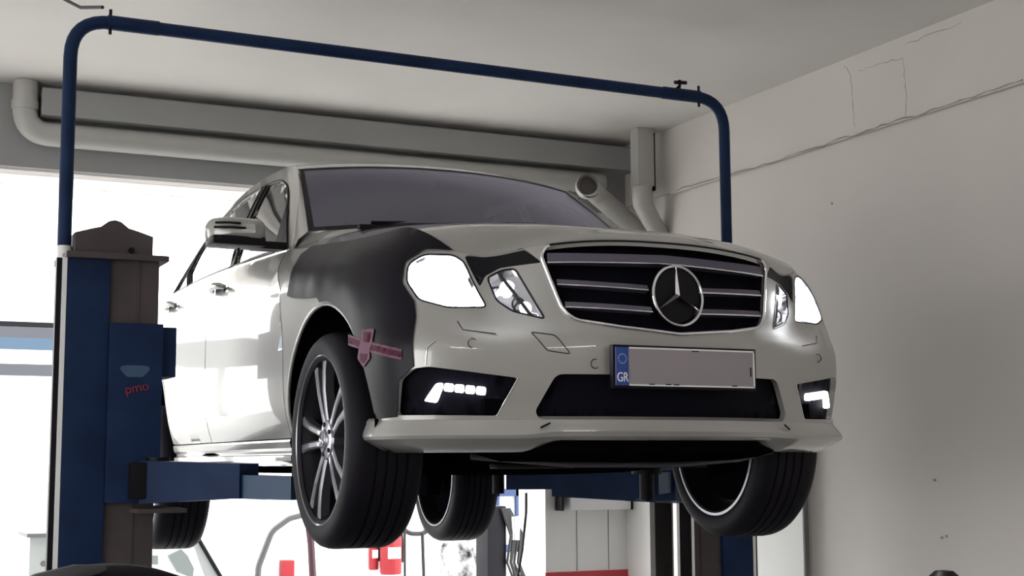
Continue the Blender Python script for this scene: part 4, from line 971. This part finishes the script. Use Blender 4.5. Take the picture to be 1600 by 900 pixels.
# parked white van beyond the doorway, only its windscreen slope in view
pw = [Y(-60, 700, 7.3), Y(205, 752, 7.3), Y(268, 775, 7.3), Y(345, 905, 7.3)]
pc = thing('parked_van', (pw[1].x, 7.3, -.02), 'white van parked outside, its sloping windscreen edge seen behind the near lift post', 'van')
def pr(m, pts, y0, d): return m.prism([(p.x-pw[1].x, y0, p.z+.02) for p in pts], (0, d, 0))
x0_ = pw[0].x-1.2; V3 = lambda x, z: Vector((x, 0, z))
pr(MB(), [V3(x0_, .3), V3(x0_, pw[1].z), V3(pw[1].x, pw[1].z), V3(pw[2].x, pw[2].z), V3(pw[3].x, pw[3].z), V3(pw[3].x+.7, pw[3].z-.12), V3(pw[3].x+.85, pw[3].z-.3), V3(pw[3].x+.85, .3)], 0, 1.2).build('van_body', WHITE, pc)
MB().tube([(p.x-pw[1].x, -.02, p.z+.02) for p in (Y(262, 768, 7.3), Y(300, 826, 7.3), Y(348, 908, 7.3))], .016, 8).build('windscreen_edge', STEELD, pc, True)
gm = mat('greenish_glass', (.24, .27, .265), .3)
pr(MB(), [Y(222, 868, 7.3), Y(246, 868, 7.3), Y(246, 882, 7.3), Y(222, 880, 7.3)], -.02, .02).build('side_window', gm, pc)
pr(MB(), [Y(262, 868, 7.3), Y(282, 858, 7.3), Y(292, 868, 7.3), Y(302, 888, 7.3), Y(300, 903, 7.3), Y(276, 893, 7.3)], -.02, .02).build('side_window', gm, pc)
pr(MB(), [Y(292, 822, 7.3), Y(300, 826, 7.3), Y(338, 900, 7.3), Y(322, 905, 7.3)], -.014, .012).build('pillar_band', mat('pillar_grey', (.36, .38, .38), .5), pc)  # grey band beside the windscreen edge
for x in (-1.6, pw[3].x-pw[1].x+.4): MB().lathe([(0, 0), (.28, 0), (.30, .03), (.30, .16), (.28, .18), (0, .18)], (x, -.02, .31), ax=1, n=28).build('wheel', TYRE, pc, True, 40)
# distant building seen left of the lift
b0 = Y(-140, 503, 16); b1 = Y(88, 590, 16); x1_ = b1.x
bd = thing('distant_building', ((b0.x+b1.x)/2, 16, 0), 'white building across the yard with blue and grey bands, left of the lift post', 'building'); hw = (x1_-b0.x)/2+.3
MB().box((-hw, .05, 0), (hw, 4, b0.z+2.5)).build('facade', BUILDW, bd)
for ya_, yb_, m_ in ((503, 510, STEELD), (511, 528, BUILDG), (528, 546, BUILDB), (569, 587, BUILDG)):
    za, zb = Y(40, ya_, 16).z, Y(40, yb_, 16).z; MB().box((-hw-.01, -.02, zb), (hw+.01, .06, za)).build('facade_band', m_, bd)
# pale steel cabinet far left
p0, p1 = Y(42, 838, 6.2), Y(79, 960, 6.2)
tb = thing('steel_locker', ((p0.x+p1.x)/2, 6.2, 0), 'pale grey steel locker outside at the far left foot of the lift post', 'locker'); hw = (p1.x-p0.x)/2; zt = p0.z
MB().box((-hw, -.15, 0), (hw+.1, .25, zt), .01).build('cabinet_body', mat('pale_steel', (.62, .66, .66), .4), tb, True); MB().box((-hw-.02, -.17, zt), (hw+.12, .27, zt+.025), .005).build('cabinet_top', mat('cab_edge', (.25, .25, .26), .5), tb, True)
MB().tube([(0, -.16, zt-.17), (0, -.20, zt-.17)], .02, 12).build('cabinet_knob', LIFTS, tb, True)
# near things at the bottom edge
p = Y(185, 886, .3); r_ = .52
MBk = MB().lathe([(r_*.62, 0), (r_*.8, -.005), (r_*.95, .015), (r_, .05), (r_, .19), (r_*.95, .225), (r_*.8, .245), (r_*.62, .24)], (0, 0, 0), ax=1, n=64, closed=True)
tt = thing('tyre_stack_tyre', (p.x, .3, p.z-r_), 'dark rounded top of a tyre at the bottom edge before the near post', 'tyre')
MBk.build('tread', TYRE, tt, True, 40); MB().tube([(-.30, .06, r_*.88), (-.22, .0, r_*.94), (-.12, .0, r_*.98), (-.03, .05, r_*.985)], [.012, .022, .022, .012], 10).build('tread_edge', mat('lighter_rubber', (.07, .07, .075), .7), tt, True)  # second tube is a lighter strip along the left of the tyre top
MB().box((-.25, -.25, -p.z+r_+0.0), (.25, .5, -r_*1.0+.01), .02).build('stand', STEELD, tt, True)
p = Y(1475, 893, -.2); t = thing('work_lamp', (p.x, -.2, 0), 'small round black object just showing at the bottom right edge by the wall', 'lamp')
MB().lathe([(0, .075), (.03, .072), (.055, .05), (.065, .0), (.06, -.06), (0, -.06)], (0, 0, p.z-.07), ax=2, n=24).build('lamp_head', BLACKP, t, True)
MB().tube([(0, 0, .02), (0, 0, p.z-.12)], .015, 10).build('lamp_stand', STEELD, t, True); MB().lathe([(0, 0), (.2, 0), (.2, .02), (0, .03)], (0, 0, 0), ax=2, n=24).build('lamp_foot', STEELD, t, True)

# canopy over the yard, left of the doorway (its grey beam shows in the door's paint)
cp = thing('yard_canopy', (-2.6, 8.8, 0), 'grey canopy frame in the yard mirrored in the side of the white saloon', 'canopy')
gb = mat('canopy_grey', (.07, .07, .075), .6)
MB().box((-.04, -.04, 0), (.04, .04, 2.5)).build('post', gb, cp); MB().box((-2.6, -.05, 2.42), (.95, .05, 2.66)).build('beam', gb, cp); MB().box((-2.6, -.05, 0), (-2.5, .05, 2.42)).build('post', gb, cp)
MB().box((-2.6, -.05, 2.662), (.95, 2.2, 2.70)).build('canopy_roof', BUILDW, cp)
